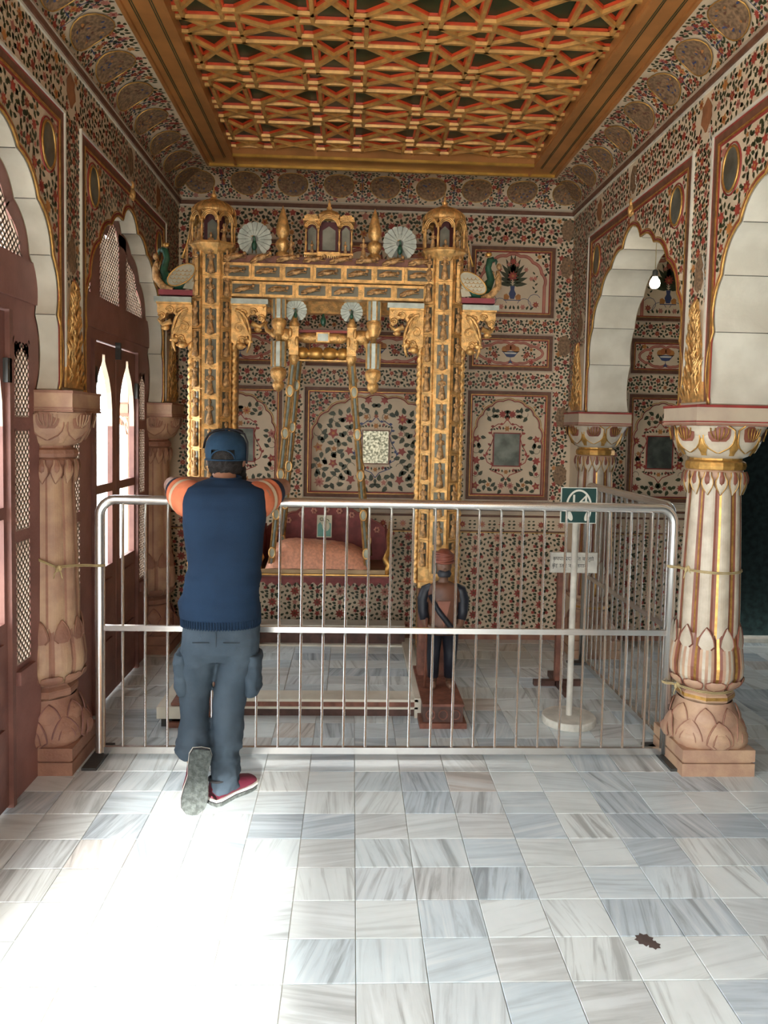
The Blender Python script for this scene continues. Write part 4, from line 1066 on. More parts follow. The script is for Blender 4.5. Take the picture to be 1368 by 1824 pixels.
def column(cx, side):
    # octagonal shaft: front face, two slanted faces carrying panels, rope mouldings on the flanks
    z0,z1=.70,2.70; m=MB()
    poly=[(-.050,-.075),(.050,-.075),(.112,-.030),(.112,.060),(-.112,.060),(-.112,-.030)]
    m.prism([(cx+u,YF+v) for u,v in poly],lambda u,v,d:(u,v,d),z0,z1,GW)
    col=part(m,'column',sw)
    n=11; ph=(z1-z0-.06)/n
    for k in range(n):
        z=z0+.05+ph*(k+.5)
        inst('panel',PANV,col,Matrix.Translation((cx,YF-.076,z))@Matrix.Diagonal((1,1,ph/.182,1)))
        if z>.95 or cx<0: inst('figurine',FIG,col,Matrix.Translation((cx+random.uniform(-.002,.002),YF-.092,z-.076))@Matrix.Scale(1.14,4)@Matrix.Rotation(random.uniform(-.3,.3),4,'Z'))
        for s_ in (-1,1):
            M=Matrix.Translation((cx+s_*.082,YF-.054,z+.045*(1 if k<n-1 else 0)))@Matrix.Rotation(s_*radians(36),4,'Z')
            inst('panel',PANS,col,M@Matrix.Diagonal((1,1,ph/.182,1)))
            inst('figurine',FIG,col,M@Matrix.Translation((0,-.017,-.072))@Matrix.Scale(1.1,4))
    # rope mouldings
    rp=MB()
    for s_ in (-1,1):
        vs=[];fs=[];nn=10;K=130;x=cx+s_*.128;zt=2.13
        for i in range(K+1):
            z=z0+(zt-z0)*i/K
            for q in range(nn):
                t=2*pi*q/nn; r=.0165*(1+.30*cos(2*(t)-z*150)); vs.append((x+r*cos(t),YF-.010+r*sin(t),z))
        fs=[(i*nn+q,i*nn+(q+1)%nn,(i+1)*nn+(q+1)%nn,(i+1)*nn+q) for i in range(K) for q in range(nn)]
        r_=MB(); r_.add(vs,fs,GW,True); part(r_,'twisted_moulding',sw)
    # lower post and pedestal
    m=MB(); m.bb(cx-.10,cx+.10,YF-.05,YF+.07,.13,.70,WOODR); m.bb(cx-.115,cx+.115,YF-.085,YF+.075,.68,.715,GW); part(m,'lower_post',sw)
    m=MB(); hb=.11
    m.bb(cx-hb-.02,cx+hb+.02,4.10,4.80,0,.03,WOODR); m.bb(cx-hb,cx+hb,4.12,4.80,.03,.118,WOODD); m.bb(cx-hb-.005,cx+hb+.005,4.115,4.80,.118,.132,WOODR)
    for k in range(3): m.tube([(cx-.07+.07*k+.024*cos(t),4.118,.072+.026*sin(t)) for t in [i*pi/6 for i in range(13)]],.004,WOODR,5)
    part(m,'pedestal',sw)
column(CXL,-1); column(CXR,1)
# beams
def beam(z, x0, x1, n, h, y):
    m=MB(); m.bb(x0,x1,y,y+.10,z-h/2,z+h/2,GW); b=part(m,'beam',sw); w=(x1-x0)/n
    for k in range(n):
        x=x0+(k+.5)*w
        inst('panel',PANH,b,Matrix.Translation((x,y-.001,z))@Matrix.Diagonal((w/.182,1,h/.096,1)))
        inst('reclining_figurine',REC,b,Matrix.Translation((x,y-.012,z-.012))@Matrix.Rotation(random.uniform(-.12,.12),4,'Y'))
beam(2.545,CXL+.055,CXR-.055,7,.098,YF-.065); beam(2.447,CXL+.10,CXR-.10,6,.090,YF-.035)
m=MB(); m.bb(CXL+.05,CXR-.05,YF-.055,YF+.08,2.594,2.64,WOODR)
top=part(m,'top_ledge',sw)
for k in range(8): inst('reclining_figurine',REC,top,Matrix.Translation((-.70+k*.155,YF-.062,2.612))@Matrix.Rotation(random.uniform(-.25,.1),4,'Y')@Matrix.Scale(1.15,4))
# back pair of members, seen between the front ones
for x,y0,y1 in ((CXL,YF+.06,5.25),(CXR,YF+.06,5.25)):
    m=MB(); m.bb(x-.05,x+.05,y0,y1,2.40,2.50,GW); part(m,'side_beam',sw)
    m=MB(); m.bb(x-.06,x+.06,5.20,5.30,.13,2.50,GOLD2); part(m,'rear_column',sw)
m=MB(); m.bb(CXL,CXR,5.21,5.29,2.40,2.50,GW); part(m,'beam',sw)
# kiosks on the columns
def kiosk(cx):
    m=MB(); z=2.635
    m.lathe([(.085,z),(.134,z+.05),(.138,z+.056),(.134,z+.07)],(cx,YF-.005,0),GW,8,smooth=False)
    kb=part(m,'kiosk',sw)
    c=MB(); R=.124
    for k in range(8):
        t=pi/4*k+pi/8; x=cx+R*cos(t); y=YF-.005+R*sin(t)
        c.lathe([(.011,.0),(.008,.012),(.0065,.03),(.009,.06),(.006,.09),(.009,.13),(.011,.140)],(x,y,z+.07),GW,8)
    sub(c,'columns',kb,kind='stuff')
    a=MB()
    for k in range(8):
        t0=pi/4*k+pi/8; t1=t0+pi/4; A=Vector((cx+R*cos(t0),YF-.005+R*sin(t0),0)); B_=Vector((cx+R*cos(t1),YF-.005+R*sin(t1),0)); nrm=((A+B_)/2-Vector((cx,YF-.005,0))).normalized()
        for q,(rr,oo) in enumerate(((.034,.0),(.041,.006),(.048,.012))):
            pts=[]
            for i in range(9):
                w_=pi-pi*i/8; f_=.5+.5*(rr/.048)*cos(w_); pts.append(A.lerp(B_,f_)+nrm*oo+Vector((0,0,z+.186+rr*1.15*sin(w_))))
            a.tube(pts,.0045,GW,5)
        # spandrel
        Ls=[];Us=[]
        for i in range(9):
            w_=pi-pi*i/8; f_=.5+.34*cos(w_); Ls.append(tuple(A.lerp(B_,f_)+Vector((0,0,z+.186+.038*sin(w_))))); Us.append(tuple(A.lerp(B_,i/8)+Vector((0,0,z+.245))))
        a.strip(Ls,Us,GW)
    sub(a,'arches',kb)
    i_=MB(); i_.lathe([(.062,z+.065),(.062,z+.24)],(cx,YF+.02,0),mat('kiosk_dark_red',(.10,.02,.02),.6),8,smooth=False); sub(i_,'core',kb)
    g=MB(); g.prism([(cx-.028,z+.08),(cx+.028,z+.08),(cx+.028,z+.185),(cx+.0,z+.21),(cx-.028,z+.185)],lambda u,v,d:(u,YF-.048+d,v),0,.004,MIRROR); sub(g,'mirror',kb)
    for k in (0,1,2): inst('figurine',FIG,kb,Matrix.Translation((cx+.072*(k-1),YF-.075-.018*(k==1),z+(.066 if k!=1 else .01)))@Matrix.Scale(.85,4))
    d=MB(); prof=[(.122,.238),(.128,.250),(.124,.268),(.106,.290),(.080,.308),(.045,.322),(.02,.328)]
    d.lathe(prof,(cx,YF-.005,z),GW,32,flute=16,fa=.03); 
    for k in range(16):
        t=2*pi*k/16; d.tube([(cx+(r+.002)*cos(t),YF-.005+(r+.002)*sin(t),z+zz) for r,zz in prof],.003,GW,4)
    sub(d,'dome',kb)
    e=MB(); e.lathe([(.03,.322),(.034,.330),(.02,.338),(.012,.346),(.020,.354),(.012,.364),(.006,.372),(.010,.380),(.004,.390),(.001,.43)],(cx,YF-.005,z),GW,12); sub(e,'finial',kb)
kiosk(CXL); kiosk(CXR)
# turned finials
for x in (-.436,.112):
    m=MB(); m.lathe([(.030,0),(.038,.01),(.044,.03),(.040,.055),(.024,.066),(.030,.075),(.042,.095),(.044,.112),(.036,.13),(.022,.140),(.026,.148),(.038,.165),(.042,.19),(.038,.215),(.026,.26),(.012,.305),(.001,.335)],(x,YF+.01,2.615),GW,30,flute=15,fa=.035); part(m,'turned_finial',sw)
# glass peacock fans
def fan(x,y,z,R,par,name='peacock_fan'):
    m=MB(); n=15; a0=radians(-62); a1=radians(242)
    for k in range(n):
        t0=a0+(a1-a0)*k/n; t1=a0+(a1-a0)*(k+1)/n; tm=(t0+t1)/2
        for r0,r1,mm in ((.22,.55,GLASS),(.57,1.0,GLASS)):
            P=[(x+R*r0*cos(t0+.02),z+R*r0*sin(t0+.02)),(x+R*r0*cos(t1-.02),z+R*r0*sin(t1-.02)),(x+R*r1*cos(t1-.02),z+R*r1*sin(t1-.02)),(x+R*(r1+(.05 if r1==1 else .02))*cos(tm),z+R*(r1+(.05 if r1==1 else .02))*sin(tm)),(x+R*r1*cos(t0+.02),z+R*r1*sin(t0+.02))]
            m.prism(P,lambda u,v,d:(u,y+d,v),-.003+.002*(k%2),.003,mm)
    m.prism([(x+R*.98*cos(a0+(a1-a0)*k/24),z+R*.98*sin(a0+(a1-a0)*k/24)) for k in range(25)],lambda u,v,d:(u,y+d,v),.003,.006,mat('fan_backing',(.25,.26,.22),.6))
    f=part(m,name,par)
    b=MB(); g=mat('peacock_green',(.025,.10,.055),.35,var=.2,scale=40)
    b.ball((x,y-.022,z-R*.45),(R*.17,.022,R*.28),g,9,7); b.tube([(x,y-.02,z-R*.25),(x+.002,y-.028,z),(x-.006,y-.034,z+R*.10)],[R*.10,R*.06,R*.07],g,7); b.tube([(x-.006,y-.034,z+R*.10),(x-.018,y-.046,z+R*.06)],[.004,.001],GOLDP,5)
    for s_ in (-1,1): b.tube([(x+s_*.01,y-.02,z-R*.6),(x+s_*.012,y-.018,z-R*.88)],.003,GOLDP,4)
    sub(b,'peacock',f)
fan(-.598,YF-.02,2.742,.098,sw); fan(.262,YF-.02,2.742,.098,sw)
# central pavilion
m=MB(); px=-.16; z=2.655; py=YF-.045
m.bb(px-.145,px+.145,py,py+.09,z,z+.014,GW); m.bb(px-.065,px+.065,py-.02,py+.09,z-.006,z+.016,GW)
for k in range(26): m.frustum((px-.14+k*.0112,py-.004-(.02 if abs(k-12.5)<6 else 0)),.004,.001,z-.006,z-.024,GW)
pv=part(m,'pavilion',sw)
c=MB()
for x_,yy in ((-.135,0),(-.062,-.018),(.062,-.018),(.135,0)): c.lathe([(.010,0),(.006,.01),(.0055,.04),(.009,.055),(.005,.07),(.0055,.12),(.010,.135)],(px+x_,py+yy+.006,z+.015),GW,8)
sub(c,'columns',pv,kind='stuff')
c=MB()
def arch3(cx_,w,z0,r,yy,m_):
    for q in range(3): c.tube([(cx_+(w+.007*q)*cos(t),yy-.004*q,z0+(r+.008*q)*sin(t)) for t in [pi-pi*i/10 for i in range(11)]],.0048,GW,5)
    c.strip([(cx_+w*.95*cos(t),yy+.004,z0+r*.95*sin(t)) for t in [pi-pi*i/10 for i in range(11)]],[(cx_+w*1.15*cos(pi-pi*i/10),yy+.004,z0+r+.02) for i in range(11)],GW)
arch3(px,.052,z+.165,.048,py-.02,GW); arch3(px-.1,.030,z+.155,.026,py,GW); arch3(px+.1,.030,z+.155,.026,py,GW)
for s_ in (-1,1):
    c.bb(px+s_*.1-.052,px+s_*.1+.052,py-.016,py+.08,z+.195,z+.207,GW); c.bb(px+s_*.105-.04,px+s_*.105+.04,py-.006,py+.07,z+.207,z+.225,GW); c.bb(px+s_*.105-.03,px+s_*.105+.03,py,py+.06,z+.225,z+.235,GW)
sub(c,'arches',pv)
c=MB(); c.bb(px-.135,px+.135,py+.03,py+.08,z+.014,z+.20,mat('kiosk_dark_red',(.10,.02,.02),.6)); sub(c,'back_panel',pv)
c=MB()
for x_,w_ in ((0,.038),(-.1,.024),(.1,.024)): c.prism([(px+x_-w_,z+.035),(px+x_+w_,z+.035),(px+x_+w_,z+.15),(px+x_,z+.175),(px+x_-w_,z+.15)],lambda u,v,d:(u,py+.026+d,v),0,.003,MIRROR)
sub(c,'mirror',pv)
c=MB(); c.lathe([(.075,.215),(.070,.235),(.05,.255),(.025,.265),(.014,.27),(.018,.278),(.008,.29),(.010,.298),(.001,.33)],(px,py+.02,z),GW,16,sy=.55); sub(c,'dome',pv)
for k,(x_,s_) in enumerate(((-.098,.5),(.098,.5),(-.22,.95),(.205,.95))): inst('figurine',FIG,pv,Matrix.Translation((px+x_,py-.012,z+.014 if k<2 else z-.02))@Matrix.Scale(s_,4))
# carved brackets
def bracket(cx, s_, inner):
    """s_ = direction away from the column; hangs from a slab"""
    x0=cx+s_*.115; m=MB(); y=YF-.02; L=.205; zt=2.345
    m.bb(min(x0,x0+s_*L),max(x0,x0+s_*L),y-.05,y+.05,zt,zt+.010,GW)
    P=[(0,0),(L*.98,0),(L*1.0,-.04),(L*.90,-.10),(L*.80,-.075),(L*.72,-.05),(L*.55,-.045),(L*.42,-.08),(L*.42,-.13),(L*.5,-.165),(L*.35,-.215),(L*.15,-.235),(0,-.21)]
    m.prism([(x0+s_*u,zt+v) for u,v in P],lambda u,v,d:(u,y+d,v),-.028,.028,GW)
    br=part(m,'bracket',sw)
    c=MB(); 
    for q,(u,v,r) in enumerate(((.30,-.05,.030),(.62,-.035,.024),(.22,-.13,.034),(.30,-.20,.022),(.85,-.07,.022))):
        c.tube([(x0+s_*(L*u+r*(1-k/16)*cos(k*.75)),y-.033,zt+v+r*(1-k/16)*sin(k*.75)) for k in range(15)],[.0065*(1-k/22) for k in range(15)],GW,6)
    for k in range(12): a=k/11; c.tube([(x0+s_*(.02+a*.06),y-.03,zt-.03-a*.12),(x0+s_*(.05+a*.06),y-.042,zt-.045-a*.13),(x0+s_*(.07+a*.05),y-.03,zt-.075-a*.12)],[.003,.008,.002],GW,5)
    c.tube([(x0+s_*(L*.12+.16*sin(t)*.55),y-.034,zt-.18+.155*cos(t)) for t in [i*.28 for i in range(9)]],[.010]*8+[.004],GW,6)
    sub(c,'carved_scrolls',br)
    for (u,v,q,rr) in ((.055,-.235,-.03,(.030,.026,.022)),(.10,-.205,-.025,(.024,.022,.02)),(.155,-.135,-.02,(.022,.022,.018))):
        c=MB(); X_=x0+s_*u; c.ball((X_,y+q,zt+v),rr,GW,9,7); c.ball((X_+s_*rr[0]*.8,y+q-.008,zt+v-.004),(rr[0]*.45,rr[1]*.4,rr[2]*.4),GW,7,5); c.ball((X_-s_*rr[0]*.4,y+q-.01,zt+v+rr[2]*.9),(rr[0]*.4,rr[1]*.3,rr[2]*.5),GW,7,5); sub(c,'carved_head',br)
    c=MB(); c.tube([(x0+s_*.12,y-.03,zt-.10),(x0+s_*.17,y-.03,zt-.12),(x0+s_*.20,y-.03,zt-.09)],[.018,.014,.006],GW,7); sub(c,'carved_trunk',br)
    c=MB(); c.lathe([(.022,.0),(.016,-.02),(.010,-.04),(.015,-.055),(.008,-.075),(.014,-.085),(.001,-.12)],(x0+s_*L*.92,y-.01,zt),GW,10); sub(c,'drop_pendant',br)
    c=MB(); c.bb(min(x0-s_*.0,x0+s_*(L+.012)),max(x0,x0+s_*(L+.012)),y-.055,y+.055,zt+.010,zt+.040,GLASS); sub(c,'mirror_slab',br)
bracket(CXL,-1,False); bracket(CXL,1,True); bracket(CXR,-1,True); bracket(CXR,1,False)
# big peacocks on the outer brackets
def peacock(cx, s_):
    X=Matrix.Translation((cx+s_*.205,YF-.03,2.395))@Matrix.Diagonal((s_,1,1,1)); g=mat('peacock_green',(.025,.10,.055),.35)
    m=MB(); m.X=X
    m.ball((0,0,.085),(.085,.045,.055),g,12,8); m.tube([(.055,0,.10),(.082,0,.15),(.062,0,.215),(.072,0,.262),(.094,0,.268)],[.036,.024,.019,.021,.018],g,9)
    m.tube([(.10,0,.268),(.112,0,.255),(.108,0,.235)],[.012,.008,.002],g,6)
    pk=part(m,'peacock',sw)
    c=MB(); c.X=X; c.tube([(-.085,0,.12),(-.055,0,.20),(-.055,0,.30),(-.075,0,.39)],[.016,.010,.006,.003],GOLD2,6); c.tube([(-.075,0,.39),(-.05,-.004,.29),(-.03,-.006,.22)],[.002,.004,.009],GOLDP,5); c.prism([(-.09,.30),(-.06,.30),(-.065,.44),(-.085,.44)],lambda u,v,d:(u,d,v),.01,.018,GOLD2); sub(c,'tail',pk)
    c=MB(); c.X=X; n=18; el=[(-.035+.078*cos(2*pi*k/n)*1.0+.02*sin(2*pi*k/n)*-1, .115+.062*sin(2*pi*k/n)-.02*cos(2*pi*k/n)) for k in range(n)]
    c.prism(el,lambda u,v,d:(u,-.050+d,v),-.004,.006,mat('wing_mirror',(.52,.50,.38),.3,.4)); c.tube([(u,-.055,v) for u,v in el],.0042,GOLDP,5,closed=True)
    for i in range(6):
        for j in range(4):
            u=-.092+i*.024+(j%2)*.012; v=.078+j*.022
            if ((u+.035)/.068)**2+((v-.112)/.05)**2<1: c.tube([(u+.012*cos(t),-.056,v+.012*sin(t)) for t in (pi,1.25*pi,1.5*pi,1.75*pi,2*pi)],.0015,GOLDP,4)
    c.prism([(-.13,.03),(-.04,.04),(-.10,.16),(-.13,.17)],lambda u,v,d:(u,-.040+d,v),0,.006,MATS['wing_mirror']); sub(c,'wing',pk)
    c=MB(); c.X=X; c.tube([(.02,-.02,.03),(.075,-.02,.045),(.122,-.015,.10),(.125,-.01,.16),(.118,-.005,.20)],[.020,.024,.022,.018,.010],GOLD2,8); c.ball((.126,-.008,.225),(.016,.016,.02),GOLD2,8,6); c.tube([(.118,-.02,.18),(.100,-.03,.15),(.09,-.03,.19)],[.008,.007,.005],GOLD2,6); sub(c,'attendant',pk)
    c=MB(); c.X=X
    for k in (-1,0,1): c.tube([(.07,0,.28),(.062+.012*k,0,.305)],[.002,.005],GOLDP,5)
    c.ball((.066,0,.296),(.018,.008,.014),GOLDP,8,6); sub(c,'crest',pk)
    c=MB(); c.X=X; c.bb(-.11,.10,-.045,.045,.0,.03,mat('perch_red',(.30,.05,.06),.6)); sub(c,'perch',pk)
    c=MB(); c.X=X; c.bb(-.132,-.115,-.055,.055,.0,.225,GW); sub(c,'side_plate',pk)
peacock(CXL,-1); peacock(CXR,1)
# hanging pendants
for x in (-.455,.118):
    m=MB(); y=YF+.04
    m.lathe([(.040,2.41),(.042,2.40),(.042,2.30),(.040,2.29)],(x,y,0),GLASS,8,smooth=False)
    for k in range(8): t=pi/4*k+pi/8; m.tube([(x+.042*cos(t),y+.042*sin(t),2.41),(x+.042*cos(t),y+.042*sin(t),2.29)],.005,GW,5)
    pd=part(m,'pendant',sw)
    c=MB(); c.lathe([(.030,2.29),(.046,2.275),(.044,2.25),(.030,2.22),(.034,2.20),(.022,2.185)],(x,y,0),GW,24,flute=12,fa=.05); c.lathe([(.018,2.19),(.018,2.15)],(x,y,0),GW,8)
    sub(c,'gilded_urn',pd); c=MB(); c.lathe([(.022,2.00),(.046,1.985),(.050,1.965),(.044,1.935),(.026,1.915),(.034,1.905),(.036,1.885),(.026,1.862),(.010,1.852),(.001,1.845)],(x,y,0),GW,28,flute=14,fa=.05); sub(c,'urn_drop',pd)
    c=MB(); c.lathe([(.042,2.15),(.043,2.14),(.043,2.01),(.040,2.0)],(x,y,0),GLASS,8,smooth=False)
    for k in range(8): t=pi/4*k+pi/8; c.tube([(x+.044*cos(t),y+.044*sin(t),2.15),(x+.044*cos(t),y+.044*sin(t),2.0)],.0055,GW,5)
    sub(c,'mirror_prism',pd)
# cross bar with elephants
yb=YF+.10; m=MB(); zc=2.185
m.lathe([(.018,-.20),(.030,-.19),(.030,-.17),(.018,-.16),(.024,-.14),(.034,-.12),(.034,-.07),(.034,.07),(.034,.12),(.024,.14),(.018,.16),(.030,.17),(.030,.19),(.018,.20)],(0,0,0),GW,12)
me=m.mesh('cross_bar'); cbx=obj('cross_bar',me,sw); cbx.matrix_parent_inverse=Matrix.Translation(-Vector(sw.location)); cbx.matrix_basis=Matrix.Translation((-.19,yb,zc))@Matrix.Rotation(pi/2,4,'Y')
m=MB(); m.lathe([(.014,-.17),(.034,-.15),(.040,-.125),(.034,-.10),(.022,-.09),(.034,-.075),(.042,-.04),(.036,-.01),(.020,0),(.036,.01),(.042,.04),(.034,.075),(.022,.09),(.034,.10),(.040,.125),(.034,.15),(.014,.17)],(0,0,0),GOLDP,14)
o_=obj('turned_bar',m.mesh('turned_bar'),sw); o_.matrix_parent_inverse=Matrix.Translation(-Vector(sw.location)); o_.matrix_basis=Matrix.Translation((-.19,yb,zc-.095))@Matrix.Rotation(pi/2,4,'Y')
m=MB(); m.bb(-.23,-.15,yb-.045,yb-.030,zc-.03,zc+.03,GW); m.bb(-.222,-.158,yb-.047,yb-.045,zc-.022,zc+.022,GLASS); m.bb(-.36,-.02,yb-.03,yb+.03,zc-.142,zc-.135,GW); m.bb(-.36,-.02,yb-.03,yb+.03,zc+.03,zc+.045,DKRED); part(m,'mirror_block',sw)
for s_,x in ((-1,-.365),(1,-.015)):
    m=MB(); y=yb-.03
    m.ball((x+s_*.055,y,zc+.005),(.062,.042,.046),GW,12,8); m.ball((x+s_*.11,y-.01,zc+.02),(.036,.034,.036),GW,10,8)
    m.tube([(x+s_*.135,y-.012,zc+.02),(x+s_*.165,y-.014,zc+.035),(x+s_*.175,y-.014,zc+.07),(x+s_*.16,y-.014,zc+.085)],[.018,.013,.009,.006],GW,7)
    for q in (0,1): m.tube([(x+s_*(.025+.06*q),y-.02,zc-.02),(x+s_*(.028+.065*q),y-.022,zc-.055),(x+s_*(.03+.07*q),y-.022,zc-.075)],[.020,.015,.014],GW,7)
    for q in (-1,1): m.ball((x+s_*.098,y-.01+q*.028,zc+.02),(.018,.006,.026),GW,8,6)
    e_=part(m,'elephant',sw)
    m=MB(); m.bb(x-.028,x+.028,y-.035,y+.03,zc-.11,zc+.06,GW); m.lathe([(.026,.06),(.034,.075),(.02,.095),(.014,.11),(.001,.15)],(x,y,zc),GW,12); m.lathe([(.030,-.11),(.036,-.13),(.022,-.155),(.012,-.17)],(x,y,zc),GW,12); part(m,'hanger_block',sw)
    m=MB(); m.ball((x+.02*s_,y-.05,zc+.02),(.012,.01,.03),GW,6,5); m.ball((x-.02*s_,y-.05,zc-.03),(.012,.01,.03),GW,6,5); sub(m,'rider',e_)
fan(-.358,yb-.02,2.345,.066,sw); fan(-.018,yb-.02,2.345,.066,sw)
m=MB(); m.ball((-.19,yb-.02,2.285),(.018,.014,.03),mat('peacock_green',(.025,.10,.055),.35),8,6); m.tube([(-.19,yb-.02,2.30),(-.19,yb-.025,2.33)],[.012,.006],MATS['peacock_green'],6); part(m,'small_peacock',sw)
# ================================================================== SWING SEAT
YS=5.03; bx0,bx1=-.575,.232
ss=root('hanging_bench',((bx0+bx1)/2,YS+.2,.62),'maroon and gold swing seat hanging by gilded rods inside the frame','bench')
m=MB(); m.bb(bx0-.02,bx1,YS,YS+.42,.672,.700,mat('old_dark_gold',(.30,.19,.09),.45,.4)); m.bb(bx0-.02,bx1+.03,YS-.012,YS+.43,.662,.670,GOLDP); m.bb(bx0-.02,bx1+.02,YS-.004,YS+.43,.650,.662,WOODR); m.bb(bx0-.05,bx1+.045,YS+.01,YS+.41,.610,.652,MAROON)
for k in range(15): m.prism([(bx0+.03+k*.055-.024,.612),(bx0+.03+k*.055,.585),(bx0+.03+k*.055+.024,.612)],lambda u,v,d:(u,YS+.012+d,v),0,.012,MAROON)
part(m,'base',ss)
m=MB(); n=28; A_=[];B_=[]
for k in range(n+1):
    t=k/n; x=bx0-.03+(bx1-bx0+.06)*t; h=.70+.20+.185*sin(pi*t)**.8+.012*abs(sin(t*pi*8)); A_.append((x,.69)); B_.append((x,h))
m.prism(A_+B_[::-1],lambda u,v,d:(u,YS+.40+d,v),0,.03,MAROON); bk=part(m,'backrest',ss)
m=MB()
m.tube([(u,YS+.398,v-.004) for u,v in B_],.006,mat('maroon_edge',(.30,.085,.06),.6),5)
for k in range(9):
    t=(k+.5)/9; x=bx0+(bx1-bx0)*t; z=.70+.17+.185*sin(pi*t)**.8
    for q in range(6): m.ball((x+.015*cos(q*pi/3),YS+.396,z+.015*sin(q*pi/3)),(.009,.004,.009),mat('carved_rose',(.50,.22,.15),.6),6,5)
sub(m,'carved_border',bk)
m=MB(); m.lathe([(.03,0),(.034,.012),(.02,.03),(.012,.05),(.001,.06)],((bx0+bx1)/2+.02,YS+.40,1.075),GOLDP,10); part(m,'crest',ss)
for s_,x in ((-1,bx0-.02),(1,bx1+.01)):
    m=MB(); m.tube([(x,YS+.02,.67),(x+s_*.018,YS+.02,.73),(x-s_*.01,YS+.03,.77),(x+s_*.02,YS+.06,.83),(x+s_*.022,YS+.2,.90),(x+s_*.045,YS+.38,.97)],[.020,.024,.020,.018,.018,.016],GOLDP,8)
    m.prism([(YS+.03,.69),(YS+.42,.69),(YS+.42,.95),(YS+.2,.88),(YS+.06,.82)],lambda u,v,d:(x+d*s_,u,v),.0,.014,MAROON); part(m,'arm',ss)
# rods with oval mirrors: front pair and rear pair
def rod(p0,p1,w):
    m=MB(); p0=Vector(p0);p1=Vector(p1); 
    for dx_ in (-.013,.013): m.tube([p0+Vector((dx_,0,0)),p1+Vector((dx_,0,0))],.0085,GW,7)
    m.tube([p0+Vector((0,-.003,0)),p1+Vector((0,-.003,0))],.009,GLASS,6)
    r_=part(m,'rod',ss)
    for k in range(5):
        t=.16+k*.19; q=p0.lerp(p1,t); el=[(q.x+.020*cos(a),q.y-.020,q.z+.034*sin(a)) for a in [i*pi/7 for i in range(14)]]
        c=MB(); c.tube(el,.006,GW,5,closed=True); c.add([(q.x,q.y-.022,q.z)]+el,[(0,1+i,1+(i+1)%14) for i in range(14)],BOSS); sub(c,'oval_boss',r_)
rod((-.365,yb-.03,2.08),(-.525,YS+.03,.70),.02); rod((-.015,yb-.03,2.08),(.115,YS+.03,.70),.02)
rod((-.335,yb+.05,2.12),(-.490,YS+.36,.74),.02); rod((-.03,yb+.05,2.12),(.135,YS+.36,.74),.02)
# cushion, picture
m=MB(); cx_,cy_=-.215,YS+.17; nx,ny=26,14; vs=[];fs=[]
def cz(a,b):
    e=(1-abs(a)**4)*(1-abs(b)**3.5); base=.702
    return base+.165*max(e,0)**.42*(1-.15*a)+.006*sin(a*17)*sin(b*9)
for i in range(nx+1):
    for j in range(ny+1):
        a=-1+2*i/nx;b=-1+2*j/ny; vs.append((cx_+.345*a,cy_+.165*b,cz(a,b)))
fs=[(i*(ny+1)+j,(i+1)*(ny+1)+j,(i+1)*(ny+1)+j+1,i*(ny+1)+j+1) for i in range(nx) for j in range(ny)]
m.add(vs,fs,CUSH,True); m.add([(cx_-.345,cy_-.165,.7005),(cx_+.345,cy_-.165,.7005),(cx_+.345,cy_+.165,.7005),(cx_-.345,cy_+.165,.7005)],[(0,1,2,3)],CUSH)
o_=m.build('bench_cushion',label='plump orange-pink brocade cushion filling the hanging bench',category='cushion')
pc=root('picture_card',(-.187,YS+.30,.87),'small green and cream devotional picture card propped on the cushion','picture')
m=MB(); X=Matrix.Translation((-.185,YS+.325,.945))@Matrix.Rotation(radians(-8),4,'X'); m.X=X; m.bb(-.052,.052,-.004,.004,-.078,.078,mat('card_cream',(.52,.47,.33),.6)); cd_=part(m,'card',pc)
m=MB(); m.X=X; fP=lambda u,v,d:(u,-.004-d,v); tq=mat('teal_print',(.13,.30,.24),.6)
def P_(pts,mm,d): m.add([fP(u,v,d) for u,v in pts],[tuple(range(len(pts)))],mm)
P_([(-.046,-.070),(.046,-.070),(.046,.02),(.02,.03),(-.01,.0),(-.03,.03),(-.046,.01)],tq,.0006); P_([(.012+.026*cos(t),.0+.034*sin(t)) for t in [i*pi/6 for i in range(12)]],MATS['card_cream'],.0012)
P_([(.012+.012*cos(t),.030+.013*sin(t)) for t in [i*pi/6 for i in range(12)]],mat('print_skin',(.42,.40,.24),.6),.0018)
m.tube([fP(.012+.020*cos(t),.034+.016*sin(t),.0015) for t in [i*pi/6 for i in range(7)]],.003,GREEN,4); m.tube([fP(-.02+.012*cos(t),.05+.010*sin(t),.0015) for t in [i*pi/6 for i in range(13)]],.0025,GREEN,4)
sub(m,'print',cd_)
# ================================================================== PLATFORM under the swing
pf=root('swing_platform',(-.17,4.7,0),'low stone-edged platform with a marble floor under the swing','platform')
m=MB(); x0,x1=-1.03,.40
m.bb(x0+.03,x1,4.285,4.33,.0,.05,WOODD); m.bb(x0,x1,4.255,4.37,.05,.062,STONE); m.bb(x0+.01,x1,4.262,4.36,.062,.092,WOODR); m.bb(x0,x1,4.255,4.40,.092,.106,STONE); part(m,'front_step',pf)
m=MB(); m.bb(x0,x0+.15,4.10,5.50,.05,.115,STONE); m.bb(x0+.02,x0+.13,4.12,5.48,0,.05,DARKM); part(m,'side_beam',pf)
m=MB(); m.bb(x1-.02,x1+.05,4.255,5.5,0,.115,STONE); part(m,'side_beam',pf)
m=MB(); m.bb(x0,x1,5.40,5.52,0,.20,WOODD); m.bb(x0,x1,5.38,5.54,.20,.235,STONE); m.bb(x0,x1,5.36,5.40,.07,.10,STONE); part(m,'rear_step',pf)
m=MB(); m.bb(x0+.15,x1-.02,4.401,5.36,.0,.08,STONE); dk=part(m,'deck',pf)
tmx=MB(); nx=5; tw=(x1-.02-x0-.15)/nx; thh=.16
